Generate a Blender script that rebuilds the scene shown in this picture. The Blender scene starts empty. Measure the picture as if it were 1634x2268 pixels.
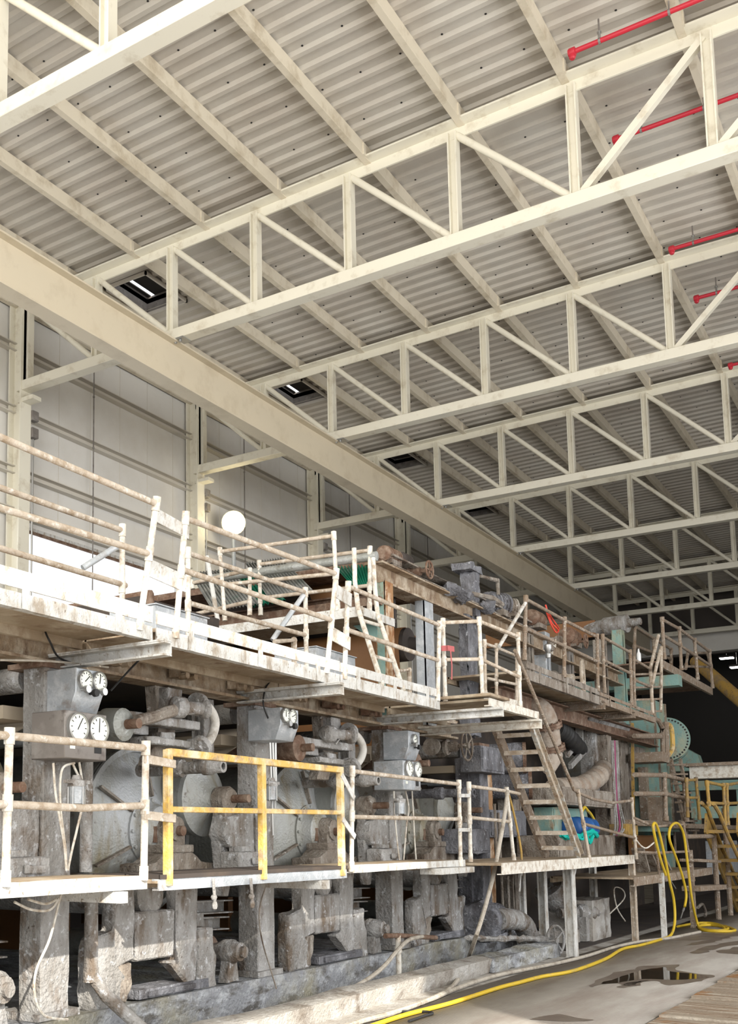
import bpy, bmesh, math, random
from mathutils import Vector, Matrix, noise
rnd = random.Random(7)
S = bpy.context.scene
COL = S.collection
V = Vector
PI = math.pi

# ------------------------------------------------------------------ camera
F, CX, CY, YAW, PITCH, ROLL, EYE = 2390.42, 439.84, 1567.19, .6154, .12, -.0042, 1.6
_cy, _sy, _cp, _sp = math.cos(YAW), math.sin(YAW), math.cos(PITCH), math.sin(PITCH)
FW = V((-_sy*_cp, _cy*_cp, _sp)); _r = V((_cy, _sy, 0)); _u = _r.cross(FW)
RT = math.cos(ROLL)*_r + math.sin(ROLL)*_u; UP = -math.sin(ROLL)*_r + math.cos(ROLL)*_u
CAM = V((0, 0, EYE))
cd = bpy.data.cameras.new('camera'); cam = bpy.data.objects.new('camera', cd); COL.objects.link(cam)
cd.sensor_fit = 'VERTICAL'; cd.sensor_height = 24; cd.lens = F/2268*24
cd.shift_x = (817-CX)/2268; cd.shift_y = (CY-1134)/2268
cd.clip_end = 300; cd.clip_start = .05
cam.matrix_world = Matrix(((RT.x, UP.x, -FW.x, CAM.x), (RT.y, UP.y, -FW.y, CAM.y), (RT.z, UP.z, -FW.z, CAM.z), (0, 0, 0, 1)))
S.camera = cam

# survey helpers: where a line of sight of the photograph meets a real plane of the hall
def _ray(x, y): return FW + RT*((x-CX)/F) - UP*((y-CY)/F)
def AX(x, y, X):
    d = _ray(x, y); return CAM + d*(X/d.x)
def AY(x, y, Y):
    d = _ray(x, y); return CAM + d*(Y/d.y)
def AZ(x, y, Z):
    d = _ray(x, y); return CAM + d*((Z-EYE)/d.z)

# ------------------------------------------------------------------ mesh builder
class MB:
    def __init__(s): s.v = []; s.f = []
    def add(s, vs, fs):
        o = len(s.v); s.v += [tuple(p) for p in vs]; s.f += [tuple(i+o for i in f) for f in fs]; return s
    def hexa(s, c8):
        return s.add(c8, [(0,3,2,1),(4,5,6,7),(0,1,5,4),(1,2,6,5),(2,3,7,6),(3,0,4,7)])
    def box(s, a, b):
        x0,x1 = sorted((a[0],b[0])); y0,y1 = sorted((a[1],b[1])); z0,z1 = sorted((a[2],b[2]))
        return s.hexa([(x0,y0,z0),(x1,y0,z0),(x1,y1,z0),(x0,y1,z0),(x0,y0,z1),(x1,y0,z1),(x1,y1,z1),(x0,y1,z1)])
    def cbox(s, c, d):
        c = V(c); d = V(d)/2; return s.box(c-d, c+d)
    def frame(s, p, q, up=(0,0,1)):
        p = V(p); q = V(q); t = (q-p).normalized(); up = V(up)
        if abs(t.dot(up)) > .98: up = V((1,0,0)) if abs(t.x) < .9 else V((0,1,0))
        sd = t.cross(up).normalized(); n = sd.cross(t).normalized(); return p, q, t, sd, n
    def bar(s, p, q, w, h, up=(0,0,1), w2=None, h2=None):
        p,q,t,sd,n = s.frame(p,q,up); w2 = w if w2 is None else w2; h2 = h if h2 is None else h2
        a = [p-sd*w/2-n*h/2, p+sd*w/2-n*h/2, p+sd*w/2+n*h/2, p-sd*w/2+n*h/2]
        b = [q-sd*w2/2-n*h2/2, q+sd*w2/2-n*h2/2, q+sd*w2/2+n*h2/2, q-sd*w2/2+n*h2/2]
        return s.hexa(a+b)
    def section(s, p, q, prof, up=(0,0,1)):
        p,q,t,sd,n = s.frame(p,q,up); m = len(prof)
        vs = [p+sd*x+n*y for x,y in prof]+[q+sd*x+n*y for x,y in prof]
        fs = [(i,(i+1)%m,(i+1)%m+m,i+m) for i in range(m)]+[tuple(range(m-1,-1,-1)),tuple(range(m,2*m))]
        return s.add(vs, fs)
    def ibeam(s, p, q, w, h, tf=.03, tw=.02, up=(0,0,1)):
        a,b,c = w/2,h/2,tw/2
        return s.section(p,q,[(-a,-b),(a,-b),(a,-b+tf),(c,-b+tf),(c,b-tf),(a,b-tf),(a,b),(-a,b),(-a,b-tf),(-c,b-tf),(-c,-b+tf),(-a,-b+tf)],up)
    def channel(s, p, q, w, h, t=.015, up=(0,0,1), flip=1):
        a,b = w/2*flip,h/2; t1 = t*flip
        pr = [(-a,-b),(a,-b),(a,-b+t),(-a+t1,-b+t),(-a+t1,b-t),(a,b-t),(a,b),(-a,b)]
        return s.section(p,q,pr,up)
    def angle(s, p, q, w, h, t=.012, up=(0,0,1), flip=1):
        return s.section(p,q,[(0,0),(w*flip,0),(w*flip,t),(t*flip,t),(t*flip,h),(0,h)],up)
    def ring(s, c, ax, r, seg, ref=None):
        ax = V(ax).normalized()
        if ref is None:
            ref = V((0,0,1)) if abs(ax.z) < .9 else V((1,0,0))
        a = ax.cross(ref).normalized(); b = ax.cross(a)
        return [V(c)+a*(r*math.cos(2*PI*i/seg))+b*(r*math.sin(2*PI*i/seg)) for i in range(seg)]
    def lathe(s, p, ax, prof, seg=24, cap=True):
        p = V(p); ax = V(ax).normalized(); vs = []; fs = []; n = len(prof)
        for t,r in prof: vs += s.ring(p+ax*t, ax, max(r,.0005), seg)
        for k in range(n-1):
            for i in range(seg):
                j = (i+1)%seg; fs.append((k*seg+i,k*seg+j,(k+1)*seg+j,(k+1)*seg+i))
        if cap: fs += [tuple(range(seg-1,-1,-1)), tuple((n-1)*seg+i for i in range(seg))]
        return s.add(vs, fs)
    def cyl(s, p, q, r, r2=None, seg=14):
        p = V(p); q = V(q); return s.lathe(p, q-p, [(0,r),((q-p).length, r if r2 is None else r2)], seg)
    def tube(s, pts, r, seg=8, smooth=0, closed=False, rr=None):
        pts = [V(p) for p in pts]
        if smooth: pts = spline(pts, smooth, closed)
        n = len(pts); vs = []; fs = []; ref = None
        for i,p in enumerate(pts):
            if closed: t = (pts[(i+1)%n]-pts[i-1])
            else: t = (pts[min(i+1,n-1)]-pts[max(i-1,0)])
            t.normalize()
            if ref is None:
                ref = V((0,0,1)) if abs(t.z) < .9 else V((1,0,0))
            a = t.cross(ref)
            if a.length < 1e-4: a = t.cross(V((.3,.8,.5)))
            a.normalize(); b = a.cross(t); ref = b
            k = r if rr is None else rr(i/(n-1 or 1))
            if 0 < i < n-1 and not smooth:
                c = (pts[i+1]-pts[i]).normalized().dot(t); k = k/max(.6,c)
            vs += [p+a*(k*math.cos(2*PI*j/seg))+b*(k*math.sin(2*PI*j/seg)) for j in range(seg)]
        for i in range(n if closed else n-1):
            o = i*seg; o2 = ((i+1)%n)*seg
            for j in range(seg):
                l = (j+1)%seg; fs.append((o+j,o+l,o2+l,o2+j))
        if not closed: fs += [tuple(range(seg-1,-1,-1)), tuple((n-1)*seg+i for i in range(seg))]
        return s.add(vs, fs)
    def prism(s, pts, ext):
        pts = [V(p) for p in pts]; e = V(ext); n = len(pts)
        return s.add(pts+[p+e for p in pts], [tuple(range(n-1,-1,-1)),tuple(range(n,2*n))]+[(i,(i+1)%n,(i+1)%n+n,i+n) for i in range(n)])
    def ball(s, c, r, seg=10, sc=(1,1,1)):
        vs = []; fs = []; m = seg//2
        for k in range(m+1):
            ph = PI*k/m
            for i in range(seg):
                th = 2*PI*i/seg; vs.append((c[0]+sc[0]*r*math.sin(ph)*math.cos(th), c[1]+sc[1]*r*math.sin(ph)*math.sin(th), c[2]+sc[2]*r*math.cos(ph)))
        for k in range(m):
            for i in range(seg):
                j = (i+1)%seg; fs.append((k*seg+i,(k+1)*seg+i,(k+1)*seg+j,k*seg+j))
        return s.add(vs, fs)
    def grid(s, fn, nu, nv):
        vs = [fn(i/nu, j/nv) for j in range(nv+1) for i in range(nu+1)]
        fs = [(j*(nu+1)+i, j*(nu+1)+i+1, (j+1)*(nu+1)+i+1, (j+1)*(nu+1)+i) for j in range(nv) for i in range(nu)]
        return s.add(vs, fs)
    def build(s, name, mat, parent=None, bevel=0, smooth=True, crust=0, crust_scale=7, cuts=0):
        me = bpy.data.meshes.new(name); me.from_pydata(s.v, [], s.f)
        bm = bmesh.new(); bm.from_mesh(me)
        bmesh.ops.remove_doubles(bm, verts=bm.verts, dist=1e-5)
        bmesh.ops.recalc_face_normals(bm, faces=bm.faces)
        if bevel: bmesh.ops.bevel(bm, geom=list(bm.edges), offset=bevel, segments=1, affect='EDGES', clamp_overlap=True)
        if cuts:
            for _ in range(cuts):
                es = [e for e in bm.edges if e.calc_length() > .09]
                if es and len(bm.verts) < 60000: bmesh.ops.subdivide_edges(bm, edges=es, cuts=1, use_grid_fill=True)
        if crust:
            bm.normal_update()
            for v in bm.verts:
                k = noise.fractal(v.co*crust_scale, 1.0, 2.0, 3)
                v.co += v.normal*(crust*k)
        bm.to_mesh(me); bm.free()
        if smooth:
            for p in me.polygons: p.use_smooth = True
            me.set_sharp_from_angle(angle=math.radians(38))
        me.materials.append(mat)
        o = bpy.data.objects.new(name, me); COL.objects.link(o)
        if parent is not None: attach(o, parent)
        return o

def attach(o, parent):
    o.parent = parent
    m = Matrix(); q = parent
    while q is not None: m = Matrix.Translation(-q.location) @ m; q = q.parent
    if parent.type == 'MESH': m = Matrix()
    o.matrix_parent_inverse = m

def spline(pts, k=6, closed=False):
    n = len(pts); out = []
    rng = range(n) if closed else range(n-1)
    for i in rng:
        g = (lambda j: pts[j%n]) if closed else (lambda j: pts[max(0,min(n-1,j))])
        a,b,c,d = g(i-1),g(i),g(i+1),g(i+2)
        for q in range(k):
            t = q/k; out.append(.5*((2*b)+(c-a)*t+(2*a-5*b+4*c-d)*t*t+(3*b-a-3*c+d)*t*t*t))
    if not closed: out.append(pts[-1])
    return out

def tag(o, label, cat, group=None, kind='thing'):
    o['label'] = label; o['category'] = cat; o['kind'] = kind
    if group: o['group'] = group
    return o
def thing(name, loc, label, cat, group=None):
    o = bpy.data.objects.new(name, None); COL.objects.link(o); o.location = loc; o.empty_display_size = .1
    return tag(o, label, cat, group)
def struct(o, label=None):
    o['kind'] = 'structure'
    if label: o['label'] = label
    return o
ORD = ['first','second','third','fourth','fifth','sixth','seventh','eighth','ninth','tenth','eleventh','twelfth','thirteenth']

# ------------------------------------------------------------------ materials
def mat(name, base, rough=.6, metal=0, mix=(), bump=0, bscale=30, emit=None, spec=.4):
    """base colour plus worn layers: each (colour, noise scale, threshold, softness, stretch xyz)"""
    m = bpy.data.materials.new(name); m.use_nodes = True
    nt = m.node_tree; N = nt.nodes; L = nt.links; b = N['Principled BSDF']
    b.inputs['Roughness'].default_value = rough; b.inputs['Metallic'].default_value = metal
    b.inputs['Specular IOR Level'].default_value = spec
    tc = N.new('ShaderNodeTexCoord')
    cur = None
    for k,(c,sc,th,sf,st) in enumerate(mix):
        mp = N.new('ShaderNodeMapping'); mp.inputs['Scale'].default_value = st; mp.inputs['Location'].default_value = (k*3.7, k*1.9, k*5.1)
        L.new(tc.outputs['Object'], mp.inputs['Vector'])
        nz = N.new('ShaderNodeTexNoise'); nz.inputs['Scale'].default_value = sc; nz.inputs['Detail'].default_value = 7; nz.inputs['Roughness'].default_value = .65
        L.new(mp.outputs[0], nz.inputs['Vector'])
        mr = N.new('ShaderNodeMapRange'); mr.inputs['From Min'].default_value = th-sf; mr.inputs['From Max'].default_value = th+sf
        L.new(nz.outputs['Fac'], mr.inputs['Value'])
        mx = N.new('ShaderNodeMix'); mx.data_type = 'RGBA'
        L.new(mr.outputs[0], mx.inputs[0])
        if cur is None: mx.inputs[6].default_value = (*base, 1)
        else: L.new(cur, mx.inputs[6])
        mx.inputs[7].default_value = (*c, 1); cur = mx.outputs[2]
    if cur is None: b.inputs['Base Color'].default_value = (*base, 1)
    else: L.new(cur, b.inputs['Base Color'])
    if bump:
        nz = N.new('ShaderNodeTexNoise'); nz.inputs['Scale'].default_value = bscale; nz.inputs['Detail'].default_value = 6
        L.new(tc.outputs['Object'], nz.inputs['Vector'])
        bp = N.new('ShaderNodeBump'); bp.inputs['Strength'].default_value = min(1, bump); bp.inputs['Distance'].default_value = .02*max(1, bump)
        L.new(nz.outputs['Fac'], bp.inputs['Height']); L.new(bp.outputs[0], b.inputs['Normal'])
    if emit:
        b.inputs['Emission Color'].default_value = (*emit[0], 1); b.inputs['Emission Strength'].default_value = emit[1]
    return m
U = (1,1,1); DR = (1.6,1.6,.75)      # even wear, and wear drawn out downwards like drips
M = {}
M['cream'] = mat('cream_steel_paint', (.80,.76,.64), .45, mix=[((.62,.56,.44), 3, .62, .08, U)])
M['purlin'] = mat('purlin_paint', (.72,.65,.52), .5, mix=[((.52,.44,.32), 2.5, .60, .1, U), ((.35,.22,.12), 5, .74, .03, U)])
M['deck'] = mat('roof_deck_paint', (.56,.525,.465), .5, mix=[((.48,.43,.37), .8, .55, .15, U)])
M['beam'] = mat('runway_beam_paint', (.66,.58,.44), .45, mix=[((.58,.50,.37), 2, .6, .1, U)])
M['wall'] = mat('wall_panel_paint', (.74,.72,.68), .55, mix=[((.66,.63,.58), .7, .58, .12, U)])
M['girt'] = mat('girt_paint', (.62,.58,.51), .55)
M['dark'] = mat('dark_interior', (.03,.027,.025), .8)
M['darkroof'] = mat('dark_roof_steel', (.10,.085,.075), .7)  # flat dark brown for the gable over the far girder
M['red'] = mat('red_pipe_paint', (.55,.03,.05), .4)
M['steel'] = mat('bare_steel', (.45,.45,.44), .4, .8)
M['greybox'] = mat('grey_box_paint', (.19,.17,.155), .45, mix=[((.27,.25,.23), 4, .56, .1, U), ((.12,.10,.09), 9, .62, .06, U)])
M['galv'] = mat('galvanised_sheet', (.42,.45,.48), .45, .35, mix=[((.62,.64,.66), 9, .58, .1, U), ((.30,.27,.25), 4, .64, .06, U)], bump=.25, bscale=60)
M['pulp'] = mat('pulp_caked_steel', (.275,.265,.25), .85, mix=[((.42,.415,.41), 3, .54, .10, DR), ((.16,.125,.095), 2.6, .57, .07, DR), ((.58,.59,.61), 13, .63, .05, U), ((.10,.08,.065), 24, .66, .04, U)], bump=1.3, bscale=34)
M['pulpblue'] = mat('bluegrey_caked_steel', (.15,.152,.168), .85, mix=[((.29,.295,.32), 4, .55, .1, DR), ((.09,.085,.09), 3, .56, .08, DR), ((.55,.57,.61), 15, .66, .05, U)], bump=1.5, bscale=34)
M['pulpbrown'] = mat('brown_caked_steel', (.23,.195,.16), .85, mix=[((.37,.34,.30), 4, .55, .1, DR), ((.10,.07,.05), 3, .57, .08, DR), ((.55,.53,.50), 15, .66, .04, U)], bump=1.3, bscale=34)
M['rail'] = mat('caked_white_pipe', (.70,.67,.60), .7, mix=[((.42,.34,.26), 11, .55, .09, U), ((.80,.79,.75), 17, .62, .06, U)], bump=.35, bscale=80)
M['railbrown'] = mat('grimy_pipe', (.30,.24,.185), .75, mix=[((.24,.16,.10), 8, .56, .1, U), ((.58,.53,.46), 15, .62, .06, U)], bump=1.2, bscale=60)
M['yellowdull'] = mat('grimy_yellow_paint', (.40,.25,.06), .6, mix=[((.25,.18,.10), 4, .55, .08, U), ((.14,.10,.07), 9, .62, .06, U)], bump=.5)
M['yellow'] = mat('worn_yellow_paint', (.66,.42,.11), .5, mix=[((.36,.25,.14), 8, .57, .07, U), ((.74,.64,.44), 4, .55, .08, U)], bump=.4, bscale=50)
M['hoseyellow'] = mat('yellow_hose_rubber', (.62,.43,.03), .5, mix=[((.42,.31,.10), 5, .62, .08, U)])
M['hosegrey'] = mat('dirty_hose_rubber', (.46,.42,.36), .7, mix=[((.28,.24,.19), 8, .56, .1, U)], bump=.6)
M['white'] = mat('splashed_white_steel', (.58,.575,.55), .6, mix=[((.36,.31,.25), 6, .56, .07, DR), ((.22,.17,.12), 20, .64, .04, U), ((.70,.70,.69), 4, .6, .08, U)], bump=.6, bscale=40)
M['under'] = mat('brown_deck_plate', (.32,.245,.165), .7, mix=[((.50,.43,.33), 3, .56, .12, U), ((.20,.13,.08), 4, .62, .08, U)], bump=.4)
M['girder'] = mat('stained_brown_girder', (.27,.195,.125), .65, mix=[((.47,.40,.31), 4, .54, .1, U), ((.16,.10,.06), 5, .58, .08, DR), ((.50,.20,.05), 9, .76, .03, U)], bump=.7)
M['dryer'] = mat('dryer_head_iron', (.33,.335,.31), .45, .2, mix=[((.46,.48,.50), 1.6, .52, .10, (1,1,.4)), ((.25,.22,.15), 2.0, .56, .07, (1,1.6,.35)), ((.15,.135,.11), 9, .66, .05, U)], bump=.45, bscale=45)
M['roll'] = mat('roll_iron', (.30,.31,.29), .45, .3, mix=[((.40,.41,.40), 3, .55, .1, DR), ((.17,.15,.12), 6, .62, .06, U)], bump=.5)
M['rust'] = mat('rusty_iron', (.15,.085,.055), .75, mix=[((.27,.20,.15), 8, .55, .1, U), ((.10,.06,.04), 6, .6, .08, U)], bump=.8)
M['rustorange'] = mat('flaking_rust_plate', (.34,.19,.09), .8, mix=[((.58,.46,.34), 5, .54, .05, DR), ((.25,.10,.04), 6, .60, .06, U)], bump=.8)
M['felt'] = mat('drying_felt_cloth', (.44,.37,.28), .9, mix=[((.42,.36,.28), 2, .55, .15, (1,.3,1))])
M['paper'] = mat('brown_paper_web', (.24,.115,.045), .6, mix=[((.19,.085,.03), 1.5, .55, .2, U)])
M['teal'] = mat('worn_teal_paint', (.20,.34,.31), .55, mix=[((.34,.36,.26), 2, .56, .08, DR), ((.25,.19,.12), 6, .62, .06, DR)], bump=.4)
M['green'] = mat('green_corrugated_sheet', (.0,.15,.085), .7, mix=[((.12,.14,.13), 3, .62, .08, U)])
M['greysheet'] = mat('dirty_grey_sheet', (.17,.175,.165), .75, mix=[((.27,.27,.25), 4, .55, .1, U), ((.10,.15,.12), 3, .62, .06, U)])
M['black'] = mat('black_rubber', (.02,.02,.02), .6)
M['void'] = mat('painted_shade_and_dark_steel', (.055,.045,.04), .9, mix=[((.10,.075,.055), 2, .6, .1, U)])  # interior shade put into a near-black colour; also serves dark steel parts
M['conc'] = mat('splashed_concrete', (.38,.355,.32), .9, mix=[((.52,.51,.49), 3, .56, .1, U), ((.20,.17,.14), 2.2, .58, .07, U), ((.60,.60,.60), 16, .66, .05, U)], bump=1.0, bscale=30)
M['concblue'] = mat('pulp_covered_plinth', (.27,.28,.30), .85, mix=[((.47,.49,.52), 4, .54, .07, (1,1,2.2)), ((.12,.115,.11), 2.6, .56, .06, (1,1,2.5)), ((.33,.31,.23), 1.0, .60, .1, U), ((.62,.64,.67), 18, .66, .05, U)], bump=1.8, bscale=24)
M['duct'] = mat('dusty_duct_wrap', (.36,.31,.26), .8, mix=[((.26,.19,.14), 5, .57, .1, U)], bump=.8)
M['hosewhite'] = mat('scuffed_white_hose', (.56,.54,.50), .6, mix=[((.34,.31,.27), 7, .58, .08, U)], bump=.3, bscale=50)
M['dial'] = mat('gauge_dial', (.82,.84,.76), .4)
M['blue'] = mat('blue_drum_plastic', (.02,.10,.32), .4)
M['turq'] = mat('turquoise_netting', (.0,.50,.42), .6)
M['redcord'] = mat('red_cord', (.75,.08,.05), .5)
M['lampwhite'] = mat('lit_lamp', (1,1,1), .5, emit=((1,.96,.9), 14))
M['lampwarm'] = mat('lit_flood_lamp', (1,.9,.6), .5, emit=((1,.84,.45), 14))
M['glass'] = None
def glass():
    m = bpy.data.materials.new('window_glass'); m.use_nodes = True; nt = m.node_tree; N = nt.nodes; L = nt.links
    N.clear(); o = N.new('ShaderNodeOutputMaterial'); t = N.new('ShaderNodeBsdfTransparent'); g = N.new('ShaderNodeBsdfGlossy'); mx = N.new('ShaderNodeMixShader')
    mx.inputs[0].default_value = .08; g.inputs['Roughness'].default_value = .05
    L.new(t.outputs[0], mx.inputs[1]); L.new(g.outputs[0], mx.inputs[2]); L.new(mx.outputs[0], o.inputs[0]); return m
M['glass'] = glass()
# ================================================================== the hall
XW, XR, Y0, YF = -14.95, 7.15, -6.0, 52.0
ZT = 12.46                                        # underside of the roof deck
TY = [8.72+6.0*i for i in range(8)]               # truss lines
TY = [8.72,14.72,20.72,26.68,32.6,38.65,44.7,50.6]
def rise(x): return .01*((x+14.5) if x < -3.83 else (-3.83+14.5)-(x+3.83))
vents = [(TY[k]+.75, TY[k]+2.05) for k in (1,2,3,4)]
VX0, VX1 = -13.12, -12.15
# roof deck: ribs run across the hall, so the profile is laid out along its length
def deck_profile(y0, y1):
    p = .316; out = []; n = int((y1-y0)/p)
    for i in range(n):
        y = y0+i*p
        out += [(y,0),(y+.13,.0),(y+.175,-.042),(y+.245,-.042),(y+.29,0)]
    return out
prof = deck_profile(Y0, YF+1)
xs = [XW-.3, VX0, VX1, -7, -3.83, 1, XR+.2]
b = MB(); n = len(prof)
vs = [(x, y, ZT+rise(x)+z) for x in xs for y,z in prof]; fs = []
for a in range(len(xs)-1):
    for i in range(n-1):
        ym = (prof[i][0]+prof[i+1][0])/2
        if a == 1 and any(v0 < ym < v1 for v0,v1 in vents): continue
        fs.append((a*n+i, a*n+i+1, (a+1)*n+i+1, (a+1)*n+i))
b.add(vs, fs); ceil = b.build('ceiling', M['deck'], smooth=False); struct(ceil, 'ribbed pale grey steel roof deck')
mo = ceil.modifiers.new('thick', 'SOLIDIFY'); mo.thickness = .004; mo.offset = 1
# roof skin above it keeps the sky out
b = MB()
def skin(x0, x1, y0, y1): b.box((x0, y0, ZT+.16), (x1, y1, ZT+.26))
ys = Y0
for v0,v1 in vents:
    skin(XW-.3, XR+.2, ys, v0); skin(XW-.3, VX0, v0, v1); skin(VX1, XR+.2, v0, v1); ys = v1
skin(XW-.3, XR+.2, ys, YF+30)
struct(b.build('ceiling', M['dark']))
# fastener heads are dark dots in rows through the deck
b = MB()
for i in range(4, n//5):
    y = Y0+i*.316+.11
    if y > 34: break
    if i % 3: continue
    for k in range(26):
        x = -14.4+k*.62+(.2 if i % 2 else 0)
        if VX0-.05 < x < VX1+.05: continue
        b.lathe((x, y, ZT+rise(x)-.012), (0,0,1), [(0,.016),(.012,.016)], 6)
o = b.build('deck_fasteners', M['black'], ceil, smooth=False); o['kind'] = 'stuff'
# roof vents: dark hooded shafts
for k,(v0,v1) in enumerate(vents):
    t = thing('roof_vent', ((VX0+VX1)/2, v0, ZT), ['dark square roof vent nearest the camera with a bright slit of daylight','second dark roof vent along the left side with a slit of daylight','dark square roof vent behind the fourth truss from the camera','faint dark roof vent farthest down the left side'][k], 'roof vent')
    b = MB(); z0, z1 = ZT-.03, ZT+.30
    b.box((VX0-.03,v0-.03,z0),(VX0,v1+.03,z1)).box((VX1,v0-.03,z0),(VX1+.03,v1+.03,z1)).box((VX0,v0-.03,z0),(VX1,v0,z1)).box((VX0,v1,z0),(VX1,v1+.03,z1))
    b.build('shaft', M['greybox'], t)
    b = MB(); g = .10 if k < 2 else .008
    xm = AZ(*((326,651),(660,873),(893,1026),(893,1026))[k],z1).x; xm = max(VX0+.02, min(VX1-.2, xm))
    b.box((VX0,v0,z1),(xm,v1,z1+.02)).box((xm+g,v0,z1),(VX1,v1,z1+.02)); b.build('hood', M['dark'], t)
    b = MB()
    for a,c in (((VX0-.035,v0-.035),(VX0,v1+.035)),((VX1,v0-.035),(VX1+.035,v1+.035)),((VX0-.035,v0-.035),(VX1+.035,v0)),((VX0-.035,v1),(VX1+.035,v1+.035))):
        b.box((a[0],a[1],z0-.07),(c[0],c[1],z0))
    b.build('curb_frame', M['deck'], t)

# left wall: panels between girts, with a band of high windows
WZ0, WZ1 = 5.2, 7.80
b = MB()
b.box((XW-.12,Y0,0),(XW,YF,WZ0)).box((XW-.12,Y0,WZ1),(XW,YF,ZT+.3))
wins = []; y = TY[0]-6
for i in range(10):
    c0 = y+i*5.98
    if 8 < c0 < 20 or 2<c0<4: wins.append((c0+.32, c0+5.98-.30))
last = Y0
for a,c in wins: b.box((XW-.12,last,WZ0),(XW,a,WZ1)); last = c
b.box((XW-.12,last,WZ0),(XW,YF,WZ1)); struct(b.build('wall_left', M['wall']), 'pale sheeted side wall')
b = MB()
for yy in [Y0+1.1+i*1.0 for i in range(56)]: b.box((XW,yy,WZ1+.1),(XW+.006,yy+.012,ZT))
o = b.build('panel_seams', M['girt']); attach(o, bpy.data.objects['wall_left'])
for i,(a,c) in enumerate(wins):
    t = bpy.data.objects.new('window_%d'%(i+1), None); COL.objects.link(t); t.location = (XW,a,WZ0); struct(t, 'bright high window in the left wall')
    f = MB(); f.box((XW-.1,a,WZ1-.07),(XW+.03,c,WZ1)).box((XW-.1,a,WZ0),(XW+.03,c,WZ0+.07)).box((XW-.1,a,WZ0),(XW+.03,a+.07,WZ1)).box((XW-.1,c-.07,WZ0),(XW+.03,c,WZ1))
    f.build('window_frame', M['white'], t)
    f = MB(); f.box((XW+.03,a+.1,WZ1-.14),(XW+.07,c-.1,WZ1-.08)); f.build('blind_rail', M['rust'], t)
    f = MB(); f.box((XW-.06,a+.07,WZ0+.07),(XW-.05,c-.07,WZ1-.07)); f.build('pane', M['glass'], t)
# unseen right wall; its openings and bars are shaped to aim the sun
b = MB(); X = XR
def wr(y0,y1,z0,z1): b.box((X,y0,z0),(X+.2,y1,z1))
DY0, DY1 = -5.8, 1.75
wr(Y0,DY0,0,ZT+.3); wr(DY0,DY1,9.1,10.47); wr(DY0,DY1,10.85,ZT+.3); wr(.2,DY1,10.4,10.85); wr(-2.1,DY1,7.75,8.62); wr(DY0,-2.1,7.75,8.2)
wr(DY1,4,0,ZT+.3); wr(4,30,0,1.2); wr(4,30,7.6,ZT+.3); wr(30,YF,0,ZT+.3)
b.box((X+.21,4,1),(X+.26,30,7.8))  # closes the window band; an added lamp stands in for its daylight
struct(b.build('wall_right', M['wall']), 'wall on the right, out of frame, with openings shaped for the sun')
# floor
b = MB(); b.box((XW-.2,Y0,-.2),(XR,YF+34,0)); struct(b.build('floor', M['conc']), 'splashed concrete floor')
# far end: a girder across the hall over a dark lower bay with lit lamps
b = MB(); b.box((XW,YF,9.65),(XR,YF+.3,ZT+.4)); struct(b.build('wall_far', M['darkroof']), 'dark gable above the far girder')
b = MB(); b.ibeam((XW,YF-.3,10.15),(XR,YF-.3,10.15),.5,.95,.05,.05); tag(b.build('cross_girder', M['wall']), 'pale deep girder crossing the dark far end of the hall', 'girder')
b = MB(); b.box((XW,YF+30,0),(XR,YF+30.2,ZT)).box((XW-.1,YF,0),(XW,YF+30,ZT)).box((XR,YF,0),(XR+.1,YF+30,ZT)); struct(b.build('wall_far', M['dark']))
for k,(x,y) in enumerate(((1585,1440),(1609,1458),(1632,1478))):
    p = AZ(x, y, 10.6) if False else AY(x, y, YF+8)
    t = thing('ceiling_lamp', p, ['lit white hall lamp, highest of the three at the far right','lit white hall lamp, middle of the three at the far right','lit white hall lamp, lowest of the three at the right edge'][k], 'lamp', 'lit lamps in the dark far bay')
    f = MB(); f.box(p+V((-.34,-.24,.02)),p+V((.34,.24,.12))); f.build('lamp_housing', M['greybox'], t)
    f = MB(); f.box(p+V((-.31,-.21,-.02)),p+V((.31,.21,.02))); f.build('diffuser', M['lampwhite'], t)
    f = MB(); f.cyl(p+V((0,0,.16)),p+V((0,0,1.6)),.015,seg=6); f.build('suspension_rod', M['steel'], t)

# trusses
XN = [-14.5+1.775*i for i in range(13)]           # panel points, the middle one at -3.85
def truss(k, y):
    lab = ['cream steel roof truss crossing the top left corner, nearest the camera','cream steel roof truss from left wall to top right, second from the camera'] + \
          ['cream steel roof truss, %s from the camera'%ORD[i] for i in range(2,7)] + ['shadowed roof truss farthest from the camera, before the pale girder']
    t = thing('roof_truss', (-14.5,y,10.3), lab[k], 'truss', 'roof trusses')
    zb, zt = 10.36, 12.03
    b = MB(); b.bar((-14.7,y,zb+.10),(XN[-1]+.2,y,zb+.10),.24,.20); b.build('bottom_chord', M['cream'], t, bevel=.008)
    b = MB()
    for x0,x1 in ((-14.7,-3.83),(-3.83,XN[-1]+.2)):
        z0,z1 = zt+rise(x0), zt+rise(x1)
        b.bar((x0,y,z0+.085),(x1,y,z1+.085),.03,.17); b.bar((x0,y,z0+.18),(x1,y,z1+.18),.44,.03)
    b.build('top_chord', M['cream'], t)
    for x in XN:
        b = MB(); b.ibeam((x,y,zb+.18),(x,y,zt+rise(x)+.1),.16,.14,.02,.02,up=(1,0,0)); b.build('vertical_post', M['cream'], t)
    for i in range(12):
        l,r = XN[i],XN[i+1]
        b = MB()
        if i < 6: p,q = (l+.06,y,zt+rise(l)+.05),(r-.06,y,zb+.20)
        else: p,q = (l+.08,y,zb+.20),(r-.04,y,zt+rise(r)+.05)
        b.cyl(p,q,.055,seg=10) if i < 6 else b.bar(p,q,.1,.1)
        b.build('diagonal_brace', M['cream'], t)
    return t
for k,y in enumerate(TY): truss(k, y)
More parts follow.
